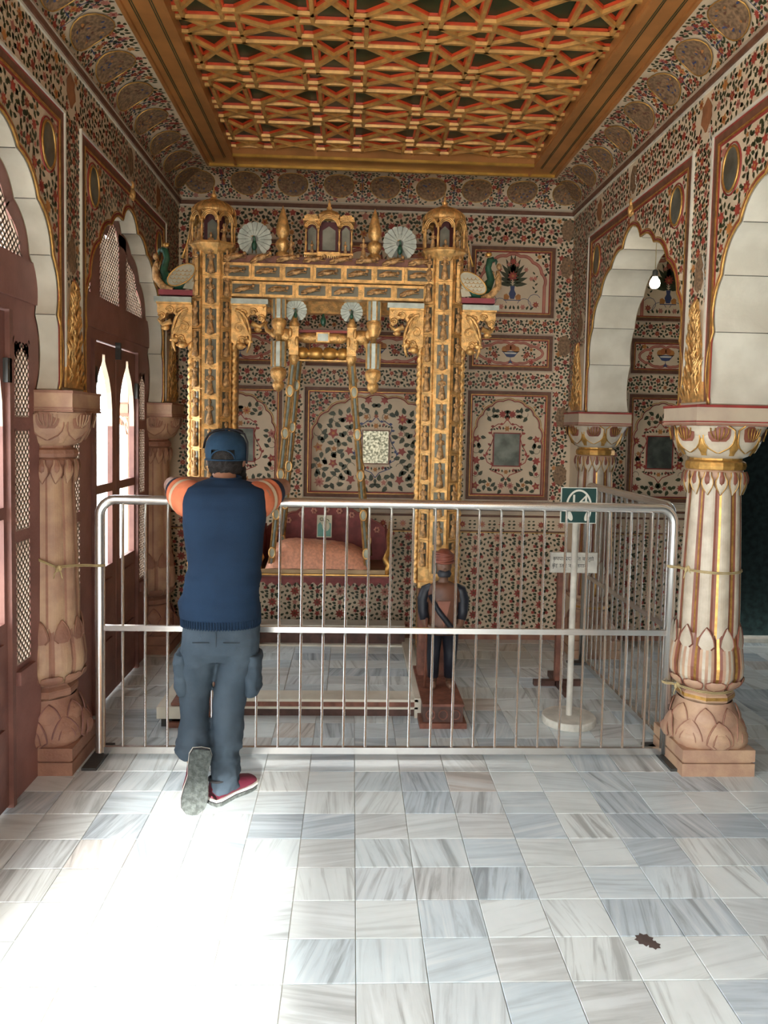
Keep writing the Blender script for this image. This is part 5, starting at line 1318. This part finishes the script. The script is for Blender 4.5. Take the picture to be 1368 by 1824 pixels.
for i in range(nx):
    for j in range(6):
        obj('tile',tile_me,dk,loc=(0,0,0)).matrix_basis=Matrix.Translation((x0+.15+tw*(i+.5),4.401+.16*(j+.5),.0875))@Matrix.Diagonal((tw/TX,.16/TY,1,1))
# ================================================================== GUARD STATUE
gx,gy=.548,4.42; gs=root('guard_statue',(gx,gy,.132),'painted wooden guard statue in turban and dark coat, at the foot of the right column','statue')
skin=mat('statue_skin',(.17,.085,.05),.5); coat=mat('statue_coat',(.16,.065,.035),.5,var=.2); navy=mat('statue_navy',(.012,.014,.022),.5)
def loft(mb, rings, m, n=16, smooth=True, cap=True):
    """rings: (centre, rx, ry[, tilt axis vector])"""
    vs=[];fs=[]
    for rg in rings:
        c,rx,ry=rg[:3]; ax=Vector(rg[3]).normalized() if len(rg)>3 and rg[3] else Vector((0,0,1))
        ux=Vector((1,0,0)); ux=(ux-ax*ux.dot(ax)).normalized(); uy=ax.cross(ux)
        p=rg[4] if len(rg)>4 else 2.0
        for k in range(n):
            t=2*pi*k/n; cc,s_=cos(t),sin(t); e=(abs(cc)**p+abs(s_)**p)**(-1/p)
            v=Vector(c)+ux*(rx*cc*e)+uy*(ry*s_*e); vs.append(tuple(v))
    R_=len(rings)
    for i in range(R_-1):
        for k in range(n): fs.append((i*n+k,i*n+(k+1)%n,(i+1)*n+(k+1)%n,(i+1)*n+k))
    if cap: fs.append(tuple(range(n))); fs.append(tuple((R_-1)*n+k for k in range(n)))
    mb.add(vs,fs,m,smooth)
b0=.132; m=MB()
loft(m,[((gx,gy,b0+.40),.075,.055),((gx,gy,b0+.50),.078,.055),((gx,gy,b0+.57),.085,.052),((gx,gy,b0+.60),.06,.045),((gx,gy,b0+.625),.028,.028),((gx,gy,b0+.65),.026,.028),((gx,gy-.005,b0+.68),.040,.044),((gx,gy-.005,b0+.72),.045,.048),((gx,gy-.002,b0+.76),.036,.040)],skin,14)
for s_ in (-1,1):
    loft(m,[((gx+s_*.042,gy,b0+.42),.045,.045),((gx+s_*.046,gy,b0+.2),.034,.034),((gx+s_*.046,gy,b0+.03),.020,.022)],skin,10)
    m.tube([(gx+s_*.046,gy+.01,b0+.02),(gx+s_*.048,gy-.03,b0+.016),(gx+s_*.052,gy-.062,b0+.012)],[.020,.019,.014],skin,8)
    m.tube([(gx+s_*.085,gy,b0+.57),(gx+s_*.118,gy,b0+.47),(gx+s_*.10,gy-.03,b0+.37),(gx+s_*.06,gy-.065,b0+.36)],[.030,.026,.020,.014],skin,8)
    m.ball((gx+s_*.05,gy-.07,b0+.36),(.018,.014,.014),skin,8,6)
m.ball((gx,gy-.052,b0+.70),(.008,.012,.010),skin,6,5)
body=part(m,'body',gs)
m=MB(); loft(m,[((gx,gy,b0+.32),.098,.075),((gx,gy,b0+.42),.084,.064),((gx,gy,b0+.50),.094,.066),((gx,gy,b0+.565),.108,.064),((gx,gy,b0+.60),.085,.056),((gx,gy,b0+.62),.045,.042)],coat,16); m.prism([(gx-.04,b0+.52),(gx+.035,b0+.52),(gx+.0,b0+.36)],lambda u,v,d:(u,gy-.060-d,v),0,.01,mat('statue_bib',(.28,.10,.06),.5))
part(m,'coat',gs)
m=MB(); m.tube([(gx-.085,gy-.045,b0+.55),(gx-.03,gy-.072,b0+.46),(gx+.04,gy-.078,b0+.37),(gx+.085,gy-.06,b0+.33)],[.012,.016,.016,.012],navy,8); loft(m,[((gx,gy,b0+.325),.101,.078),((gx,gy,b0+.365),.098,.076)],navy,16); part(m,'sash',gs)
m=MB()
for s_ in (-1,1):
    loft(m,[((gx+s_*.046,gy,b0+.36),.054,.058),((gx+s_*.050,gy,b0+.2),.040,.042),((gx+s_*.048,gy,b0+.055),.032,.034)],navy,12)
    pass
part(m,'trousers',gs)
for s_ in (-1,1):
    m=MB(); m.tube([(gx+s_*.070,gy,b0+.598),(gx+s_*.100,gy,b0+.575),(gx+s_*.118,gy,b0+.52),(gx+s_*.118,gy-.004,b0+.45),(gx+s_*.108,gy-.018,b0+.40)],[.018,.034,.035,.030,.026],navy,10); part(m,'coat_sleeve',gs)
m=MB(); loft(m,[((gx,gy,b0+.735),.050,.052),((gx,gy,b0+.76),.058,.060),((gx,gy,b0+.79),.050,.054),((gx,gy,b0+.812),.025,.028)],mat('statue_turban',(.25,.07,.04),.5),14)
for k in range(5): m.tube([(gx+.056*cos(t),gy+.058*sin(t),b0+.745+.01*k+.008*sin(t+k)) for t in [i*pi/8 for i in range(16)]],.007,MATS['statue_turban'],5,closed=True)
part(m,'turban',gs)
m=MB(); loft(m,[((gx,gy-.03,b0+.655),.034,.022),((gx,gy-.034,b0+.675),.042,.024),((gx,gy-.030,b0+.70),.030,.016)],navy,10); part(m,'beard',gs)
m=MB(); m.tube([(gx-.10,gy-.06,b0+.42),(gx-.10,gy-.05,b0+.2),(gx-.10,gy-.04,b0+.005)],.008,WOODR,6); part(m,'staff',gs)
# ================================================================== THE MAN LEANING ON THE BARRIER
from mathutils import noise
mx,my=-.58,3.36
man=root('person',(mx,my,0),'man in navy vest, blue cap and cargo trousers, leaning on the steel barrier','person')
SKIN=mat('brown_skin',(.36,.17,.10),.55,var=.08,scale=20)
VEST=mat('navy_knit',(.013,.031,.064),.9,col2=(.010,.024,.050),mixs=6,bump=.25,bscale=420,spec=.2)
TROU=mat('slate_cotton',(.060,.082,.104),.85,col2=(.045,.064,.084),mixs=7,bump=.15,bscale=300,spec=.2)
CAPM=mat('blue_cap_cotton',(.022,.055,.098),.85,col2=(.014,.036,.068),mixs=12,bump=.1,bscale=300,spec=.2)
HAIR=mat('dark_hair',(.016,.012,.010),.7,bump=.8,bscale=260); NAVYB=mat('navy_band',(.012,.016,.035),.9)
ORG=mat('orange_cloth',(.72,.21,.10),.85,spec=.2); TAN=mat('tan_stripe_cloth',(.60,.45,.30),.85,spec=.2)
MARO=mat('maroon_canvas',(.15,.012,.032),.7,bump=.2,bscale=250); RUB=mat('grey_rubber_tread',(.10,.115,.105),.85,var=.25,scale=60,bump=.6,bscale=140); WRIM=mat('white_rubber_rim',(.70,.66,.58),.6); DSOLE=mat('black_rubber',(.02,.02,.022),.7)
def wrinkle(me, amp, sc=(6,6,6), seed=0, bias=None):
    ns=[v.normal.copy() for v in me.vertices]
    for v,nn in zip(me.vertices,ns):
        p=Vector((v.co.x*sc[0]+seed,v.co.y*sc[1],v.co.z*sc[2])); d=noise.noise(p)+.5*noise.noise(p*2.1)
        k=bias(v.co) if bias else 1
        v.co += nn*amp*d*k
    me.update()
# ---- body (one continuous surface)
b=MB(); hx,hy,hz=-.590,3.625,1.505
loft(b,[((mx,3.39,.72),.15,.10),((mx,3.40,.85),.155,.105),((mx,3.44,1.02),.145,.10),((mx,3.48,1.18),.165,.105),((mx,3.50,1.29),.175,.10),((mx,3.515,1.345),.15,.08),((mx,3.53,1.375),.08,.065)],SKIN,20)
loft(b,[((mx-.003,3.53,1.33),.062,.062),((hx,3.565,1.40),.056,.058),((hx,3.60,1.44),.055,.06)],SKIN,16)
loft(b,[((hx,hy+.01,1.405),.042,.050),((hx,hy,1.43),.062,.078),((hx,hy,1.47),.074,.092),((hx,hy,1.51),.078,.097),((hx,hy,1.55),.074,.092),((hx,hy,1.585),.055,.07),((hx,hy,1.605),.025,.03)],SKIN,20)
b.ball((hx+.004,hy+.098,1.475),(.013,.022,.018),SKIN,8,6); b.ball((hx+.003,hy+.088,1.435),(.026,.014,.010),SKIN,8,6)
for s_ in (-1,1): b.ball((hx+s_*.080,hy-.002,1.475),(.013,.020,.030),SKIN,8,6)
def limb(pts,rs): 
    P=[Vector(p) for p in pts]; b.tube(P,rs,SKIN,14); b.ball(tuple(P[2]),rs[2]*1.02,SKIN,12,8)
EL=Vector((-.862,3.735,1.345)); ER=Vector((-.338,3.735,1.345))
SL=Vector((-.745,3.505,1.315)); SR=Vector((-.418,3.505,1.315))
WL=Vector((-.655,3.815,1.352)); WR=Vector((-.515,3.865,1.348))
for S_,E_,W_ in ((SL,EL,WL),(SR,ER,WR)):
    limb([S_,S_.lerp(E_,.5),E_,E_.lerp(W_,.35),W_],[.055,.050,.044,.043,.029])
def hand(W, d, up, side):
    """W wrist, d pointing to the fingers, up back of the hand, side = thumb side"""
    d=d.normalized(); side=(side-d*side.dot(d)).normalized(); up=d.cross(side).normalized()
    if up.z<0: up=-up
    b.tube([W-d*.01,W+d*.03,W+d*.075],[.027,.034,.030],SKIN,12,sq=.62)
    b.tube([W+d*.055-side*.02,W+d*.055+side*.02],[.018,.018],SKIN,8)
    for k,(o_,L) in enumerate(((.030,.062),(.010,.070),(-.010,.066),(-.029,.052))):
        p=W+d*.072+side*o_; q=p+d*L*.5-up*.006; r=q+d*L*.35-up*.020; s=r+d*L*.12-up*.018
        b.tube([p-d*.02,p,q,r,s],[.0095,.0095,.0088,.0080,.0066],SKIN,8)
    p=W+d*.022+side*.026; b.tube([p,p+side*.022+d*.018,p+side*.034+d*.042,p+side*.036+d*.060],[.013,.0115,.0100,.0078],SKIN,8)
hand(WL,Vector((1,.12,0)),Vector((0,0,1)),Vector((.0,1,0)))
hand(WR,Vector((-1,.10,0)),Vector((0,0,1)),Vector((0,1,-.1)))
HL=(-.645,3.385,.80); KL=(-.683,3.40,.46); AL=(-.660,3.265,.25)
HR=(-.49,3.385,.80); KR=(-.524,3.39,.45); AR=(-.545,3.315,.085)
limb([HL,KL,AL,(-.645,3.222,.20)],[.085,.055,.038,.035]); limb([HR,KR,AR,(-.55,3.31,.04)],[.085,.055,.038,.035])
bo=obj('body',remeshed(b,'body',.0065,3),man); bo.matrix_parent_inverse=Matrix.Translation(-Vector(man.location))
def mpart(me,name,**k):
    o=obj(name,me,man,**k); o.matrix_parent_inverse=Matrix.Translation(-Vector(man.location)); return o
m=MB()
for s_ in (-1,1): m.ball((hx+s_*.031,hy+.085,1.495),(.012,.010,.008),mat('eye_white',(.6,.58,.55),.3),8,6)
part(m,'eyes',man)
# ---- trousers
t=MB()
loft(t,[((-.563,3.385,.84),.160,.115,None,2.4),((-.563,3.385,.78),.165,.124,None,2.4),((-.563,3.375,.72),.170,.130,None,2.5),((-.565,3.375,.655),.166,.124,None,2.5),((-.568,3.38,.615),.140,.100,None,2.4)],TROU,28)
loft(t,[((-.648,3.378,.74),.080,.112),((-.656,3.380,.66),.088,.116),((-.664,3.385,.58),.082,.104),((-.678,3.395,.50),.074,.092),((-.686,3.395,.43),.066,.084,(.0,.2,1)),((-.676,3.355,.35),.062,.076,(.02,.45,1)),((-.668,3.305,.285),.066,.076,(0,.45,1)),((-.668,3.275,.235),.072,.078,(0,.35,1)),((-.664,3.262,.212),.066,.072,(0,.3,1))],TROU,24)
loft(t,[((-.482,3.378,.74),.080,.112),((-.484,3.380,.66),.088,.114),((-.498,3.385,.56),.084,.104),((-.520,3.39,.47),.076,.092,(-.05,0,1)),((-.530,3.375,.38),.072,.084,(-.02,.1,1)),((-.526,3.350,.29),.071,.080,(0,.15,1)),((-.532,3.335,.20),.068,.080,(0,.15,1)),((-.538,3.322,.12),.064,.080,(0,.1,1)),((-.538,3.320,.07),.068,.084),((-.536,3.320,.048),.064,.082)],TROU,24)
me=remeshed(t,'trousers',.008,2); wrinkle(me,.010,(8,8,13),3,lambda c:.55+1.0*max(0,min(1,(.36-c.z)/.2)))
wrinkle(me,.005,(22,22,34),8,lambda c:.35+1.6*max(0,min(1,(.34-c.z)/.12))+.8*max(0,1-abs(c.z-.60)/.06)); tr=mpart(me,'trousers')
for s_,x,z in ((-1,-.722,.545),(1,-.428,.54)):
    m=MB(); loft(m,[((x,3.375,z-.095),.026,.055,None,3),((x+s_*.006,3.375,z-.06),.036,.072,None,3.2),((x+s_*.006,3.373,z+.03),.036,.074,None,3.2),((x+s_*.010,3.37,z+.075),.034,.074,None,3.2),((x+s_*.002,3.37,z+.10),.024,.070,None,3)],TROU,20)
    loft(m,[((x+s_*.012,3.37,z+.055),.034,.078,None,3.2),((x+s_*.010,3.37,z+.10),.030,.078,None,3.2)],TROU,20)
    me=remeshed(m,'cargo_pocket',.006,2); wrinkle(me,.008,(14,14,18),1+s_); o=obj('cargo_pocket',me,tr)
m=MB(); m.tube([(-.566,3.246,.76),(-.566,3.250,.70),(-.568,3.262,.66),(-.572,3.285,.62)],.0022,mat('trouser_seam',(.04,.055,.07),.9),5)
for s_,xx in ((-1,-.63),(1,-.50)): m.tube([(xx-.035,3.247,.715),(xx+.035,3.247,.715)],.0022,MATS['trouser_seam'],5)
sub(m,'seams',tr,kind='stuff')
# ---- vest
v=MB(); X0=-.571
loft(v,[((X0+.004,3.378,.768),.164,.128,None,2.5),((X0+.005,3.378,.780),.172,.136,None,2.5),((X0+.003,3.38,.81),.176,.142,None,2.5),((X0-.006,3.385,.865),.182,.142,None,2.4),((X0+.010,3.40,.945),.162,.132,(0,.2,1),2.4),((X0+.014,3.42,1.02),.160,.130,(0,.2,1),2.4),
 ((X0+.002,3.45,1.14),.176,.132,(0,.2,1),2.5),((X0+.001,3.475,1.24),.185,.130,(0,.2,1),2.7),((X0,3.495,1.31),.184,.118,(0,.2,1),2.8),((X0,3.508,1.352),.176,.100,(0,.15,1),2.7),((X0-.002,3.517,1.378),.135,.084,None,2.4),((X0-.004,3.525,1.394),.085,.070),((X0-.005,3.53,1.400),.066,.062)],VEST,56)
me=remeshed(v,'sweater_vest',.009,3)
def vb(c): return .6+1.2*math.exp(-((c.z-.95)/.08)**2)+.7*math.exp(-((c.z-.80)/.05)**2)
wrinkle(me,.007,(4,4,15),11,vb); ve=mpart(me,'sweater_vest')
m=MB()
for k in range(90):
    a=2*pi*k/90; e=(abs(cos(a))**2.5+abs(sin(a))**2.5)**(-1/2.5)
    m.tube([(X0+.005+.172*cos(a)*e,3.376+.139*sin(a)*e,z) for z in (.768,.804)],.0032,VEST,4)
sub(m,'ribbed_hem',ve,kind='stuff')
m=MB(); m.tube([(-.576+.066*cos(a),3.535+.060*sin(a),1.402+.006*sin(a)) for a in [i*pi/10 for i in range(20)]],.008,VEST,6,closed=True); sub(m,'collar',ve)
# ---- striped sleeves
for S_,E_,s_ in ((SL,EL,-1),(SR,ER,1)):
    m=MB(); A0=S_+Vector((-s_*.060,-.045,-.015)); A1=S_.lerp(E_,.66)+Vector((s_*.004,0,-.004)); d=(A1-A0).normalized()
    rad=((0,.030),(.06,.058),(.16,.078),(.30,.086),(.42,.087),(.50,.084),(.58,.082),(.70,.078),(.76,.076),(.88,.066),(1.0,.058))
    def rr(t):
        for (a,ra),(b_,rb_) in zip(rad[:-1],rad[1:]):
            if t<=b_: return ra+(rb_-ra)*(t-a)/(b_-a)
        return rad[-1][1]
    def ringat(t):
        c=A0.lerp(A1,t)+Vector((0,0,-.012*sin(pi*min(1,t*1.1)))); r=rr(t); w_=.0025*sin(t*34)
        return (tuple(c),r*.96+w_,r*1.0+w_,tuple(d))
    for a0,a1,mm in ((0,.52,ORG),(.52,.60,TAN),(.60,.80,ORG),(.80,1.0,NAVYB)):
        loft(m,[ringat(a0+(a1-a0)*q/6) for q in range(7)],mm,24,cap=False)
    c,rx,ry,ax=ringat(1.0); loft(m,[(c,rx,ry,ax),(tuple(Vector(c)-d*.02),rx*.86,ry*.86,ax)],NAVYB,24,cap=False)
    part(m,'striped_sleeve',man)
# ---- hair, cap, beard, sunglasses
h=MB()
loft(h,[((hx,hy-.022,1.405),.050,.052),((hx,hy-.028,1.425),.070,.070),((hx,hy-.022,1.46),.082,.082),((hx,hy-.015,1.50),.083,.092),((hx,hy-.010,1.53),.080,.092)],HAIR,20)
h.ball((hx-.0,hy-.095,1.458),(.058,.022,.030),HAIR,12,8)
me=remeshed(h,'hair',.007,2); wrinkle(me,.008,(60,60,40),2); mpart(me,'hair')
m=MB(); loft(m,[((hx+.012,hy+.055,1.385),.040,.030),((hx+.012,hy+.050,1.41),.060,.048),((hx+.01,hy+.040,1.44),.078,.055),((hx+.004,hy+.025,1.465),.082,.040)],HAIR,16)
for k in range(5): m.ball((hx+.078,hy+.028-.004*k,1.385+.014*k),(.014,.020,.014),HAIR,7,5)
me=remeshed(m,'beard',.007,2); wrinkle(me,.008,(60,60,60),5); mpart(me,'beard')
c=MB(); prof=[]
n=32
def capring(z,rx,ry,oy=0): return ((hx,hy+oy,z),rx,ry)
R_=[capring(1.484,.094,.110),capring(1.50,.096,.113),capring(1.53,.096,.113),capring(1.56,.092,.108),capring(1.585,.081,.096),capring(1.604,.060,.072),capring(1.614,.030,.036),capring(1.617,.006,.008)]
loft(c,R_,CAPM,n,cap=False)
# drop the faces of the rear opening and lay a strap under it
keep=[i for i,f in enumerate(c.f) if not (i//n<2 and abs(((i%n)+.5)/n*360-270)<32)]
c.f=[c.f[i] for i in keep]; c.m=[c.m[i] for i in keep]; c.sm=[c.sm[i] for i in keep]
cap_=part(c,'cap',man)
s=MB(); s.tube([(hx+.096*cos(a),hy+.112*sin(a),1.482) for a in [i*pi/16 for i in range(32)]],.004,CAPM,5,closed=True)
s.tube([(hx+.054*cos(a),hy-.098-.012*sin(a),1.490+.040*sin(a)) for a in [i*pi/10 for i in range(11)]],.0035,CAPM,5)
sub(s,'strap',cap_,kind='stuff'); s=MB(); s.ball((hx,hy,1.619),(.007,.007,.004),CAPM,8,5); sub(s,'button',cap_)
s=MB(); V_=[];
for k in range(13):
    a=radians(20+140*k/12); V_.append((hx+.094*cos(a),hy+.108*sin(a)))
W_=[(hx+.088*cos(radians(20+140*k/12)),hy+.10+.095*sin(radians(20+140*k/12))) for k in range(13)]
for z in (1.488,1.493): s.strip([(x,y,z) for x,y in V_],[(x,y,z-.018) for x,y in W_],CAPM,True)
sub(s,'visor',cap_)
g=MB(); g.tube([(hx-.099,hy-.03,1.535),(hx-.098,hy+.0,1.572),(hx-.080,hy+.012,1.603),(hx-.040,hy+.03,1.620),(hx,hy+.035,1.624),(hx+.040,hy+.03,1.620),(hx+.082,hy+.012,1.602),(hx+.100,hy-.01,1.565),(hx+.101,hy-.02,1.51),(hx+.098,hy-.02,1.465)],.0052,BLACKP,6)
for s_ in (-1,1): g.ball((hx+s_*.040,hy+.045,1.612),(.034,.010,.014),BLACKP,10,6)
part(g,'sunglasses',man)
# ---- shoes
def shoe(M, lab):
    L=.285; out=[(0,0),(.030,.004),(.040,.03),(.038,.08),(.036,.12),(.046,.18),(.050,.215),(.044,.255),(.022,.281),(0,.285)]
    poly=[(x,y) for x,y in out]+[(-x*(.92 if y>.1 else 1),y) for x,y in out[-2:0:-1]]
    fn=lambda u,v,d:(u,v-.02,d)
    m=MB(); m.X=M
    rings=[]
    for y,w_,h_ in ((-.016,.030,.030),(0,.036,.078),(.03,.040,.085),(.07,.040,.082),(.11,.040,.066),(.16,.046,.050),(.21,.046,.040),(.245,.036,.030),(.262,.018,.016)):
        rings.append(((0,y,.024+h_*.45),w_,h_*.55,(0,1,0),2.4))
    vs_=MB(); vs_.X=M; loft(vs_,rings,MARO,18); sh=part(vs_,'shoe',man)
    s=MB(); s.X=M; s.prism(poly,fn,0,.016,RUB); 
    sub(s,'sole',sh,label='worn grey rubber sole')
    s=MB(); s.X=M; s.prism([(x*1.05,(y-.14)*1.03+.14) for x,y in poly],fn,.016,.022,DSOLE); s.prism([(x*1.08,(y-.14)*1.035+.14) for x,y in poly],fn,.022,.032,WRIM); sub(s,'white_rim',sh)
    s=MB(); s.X=M; s.tube([(.040*cos(a),.022+.045*sin(a),.108) for a in [i*pi/8 for i in range(16)]],.006,DSOLE,6,closed=True); sub(s,'collar',sh)
    s=MB(); s.X=M
    for k in range(4): s.tube([(-.030,.085+.022*k,.092-.011*k),(.0,.083+.022*k,.104-.012*k),(.030,.085+.022*k,.092-.011*k)],.0032,WRIM,5)
    sub(s,'laces',sh)
shoe(Matrix.Translation((-.570,3.262,0))@Matrix.Rotation(radians(-38),4,'Z')@Matrix.Diagonal((1,.90,1,1)),'')
shoe(Matrix.Translation((-.612,3.178,.258))@Matrix.Rotation(radians(14),4,'Z')@Matrix.Rotation(radians(9),4,'Y')@Matrix.Rotation(radians(-98),4,'X')@Matrix.Diagonal((1.12,.94,1,1)),'')
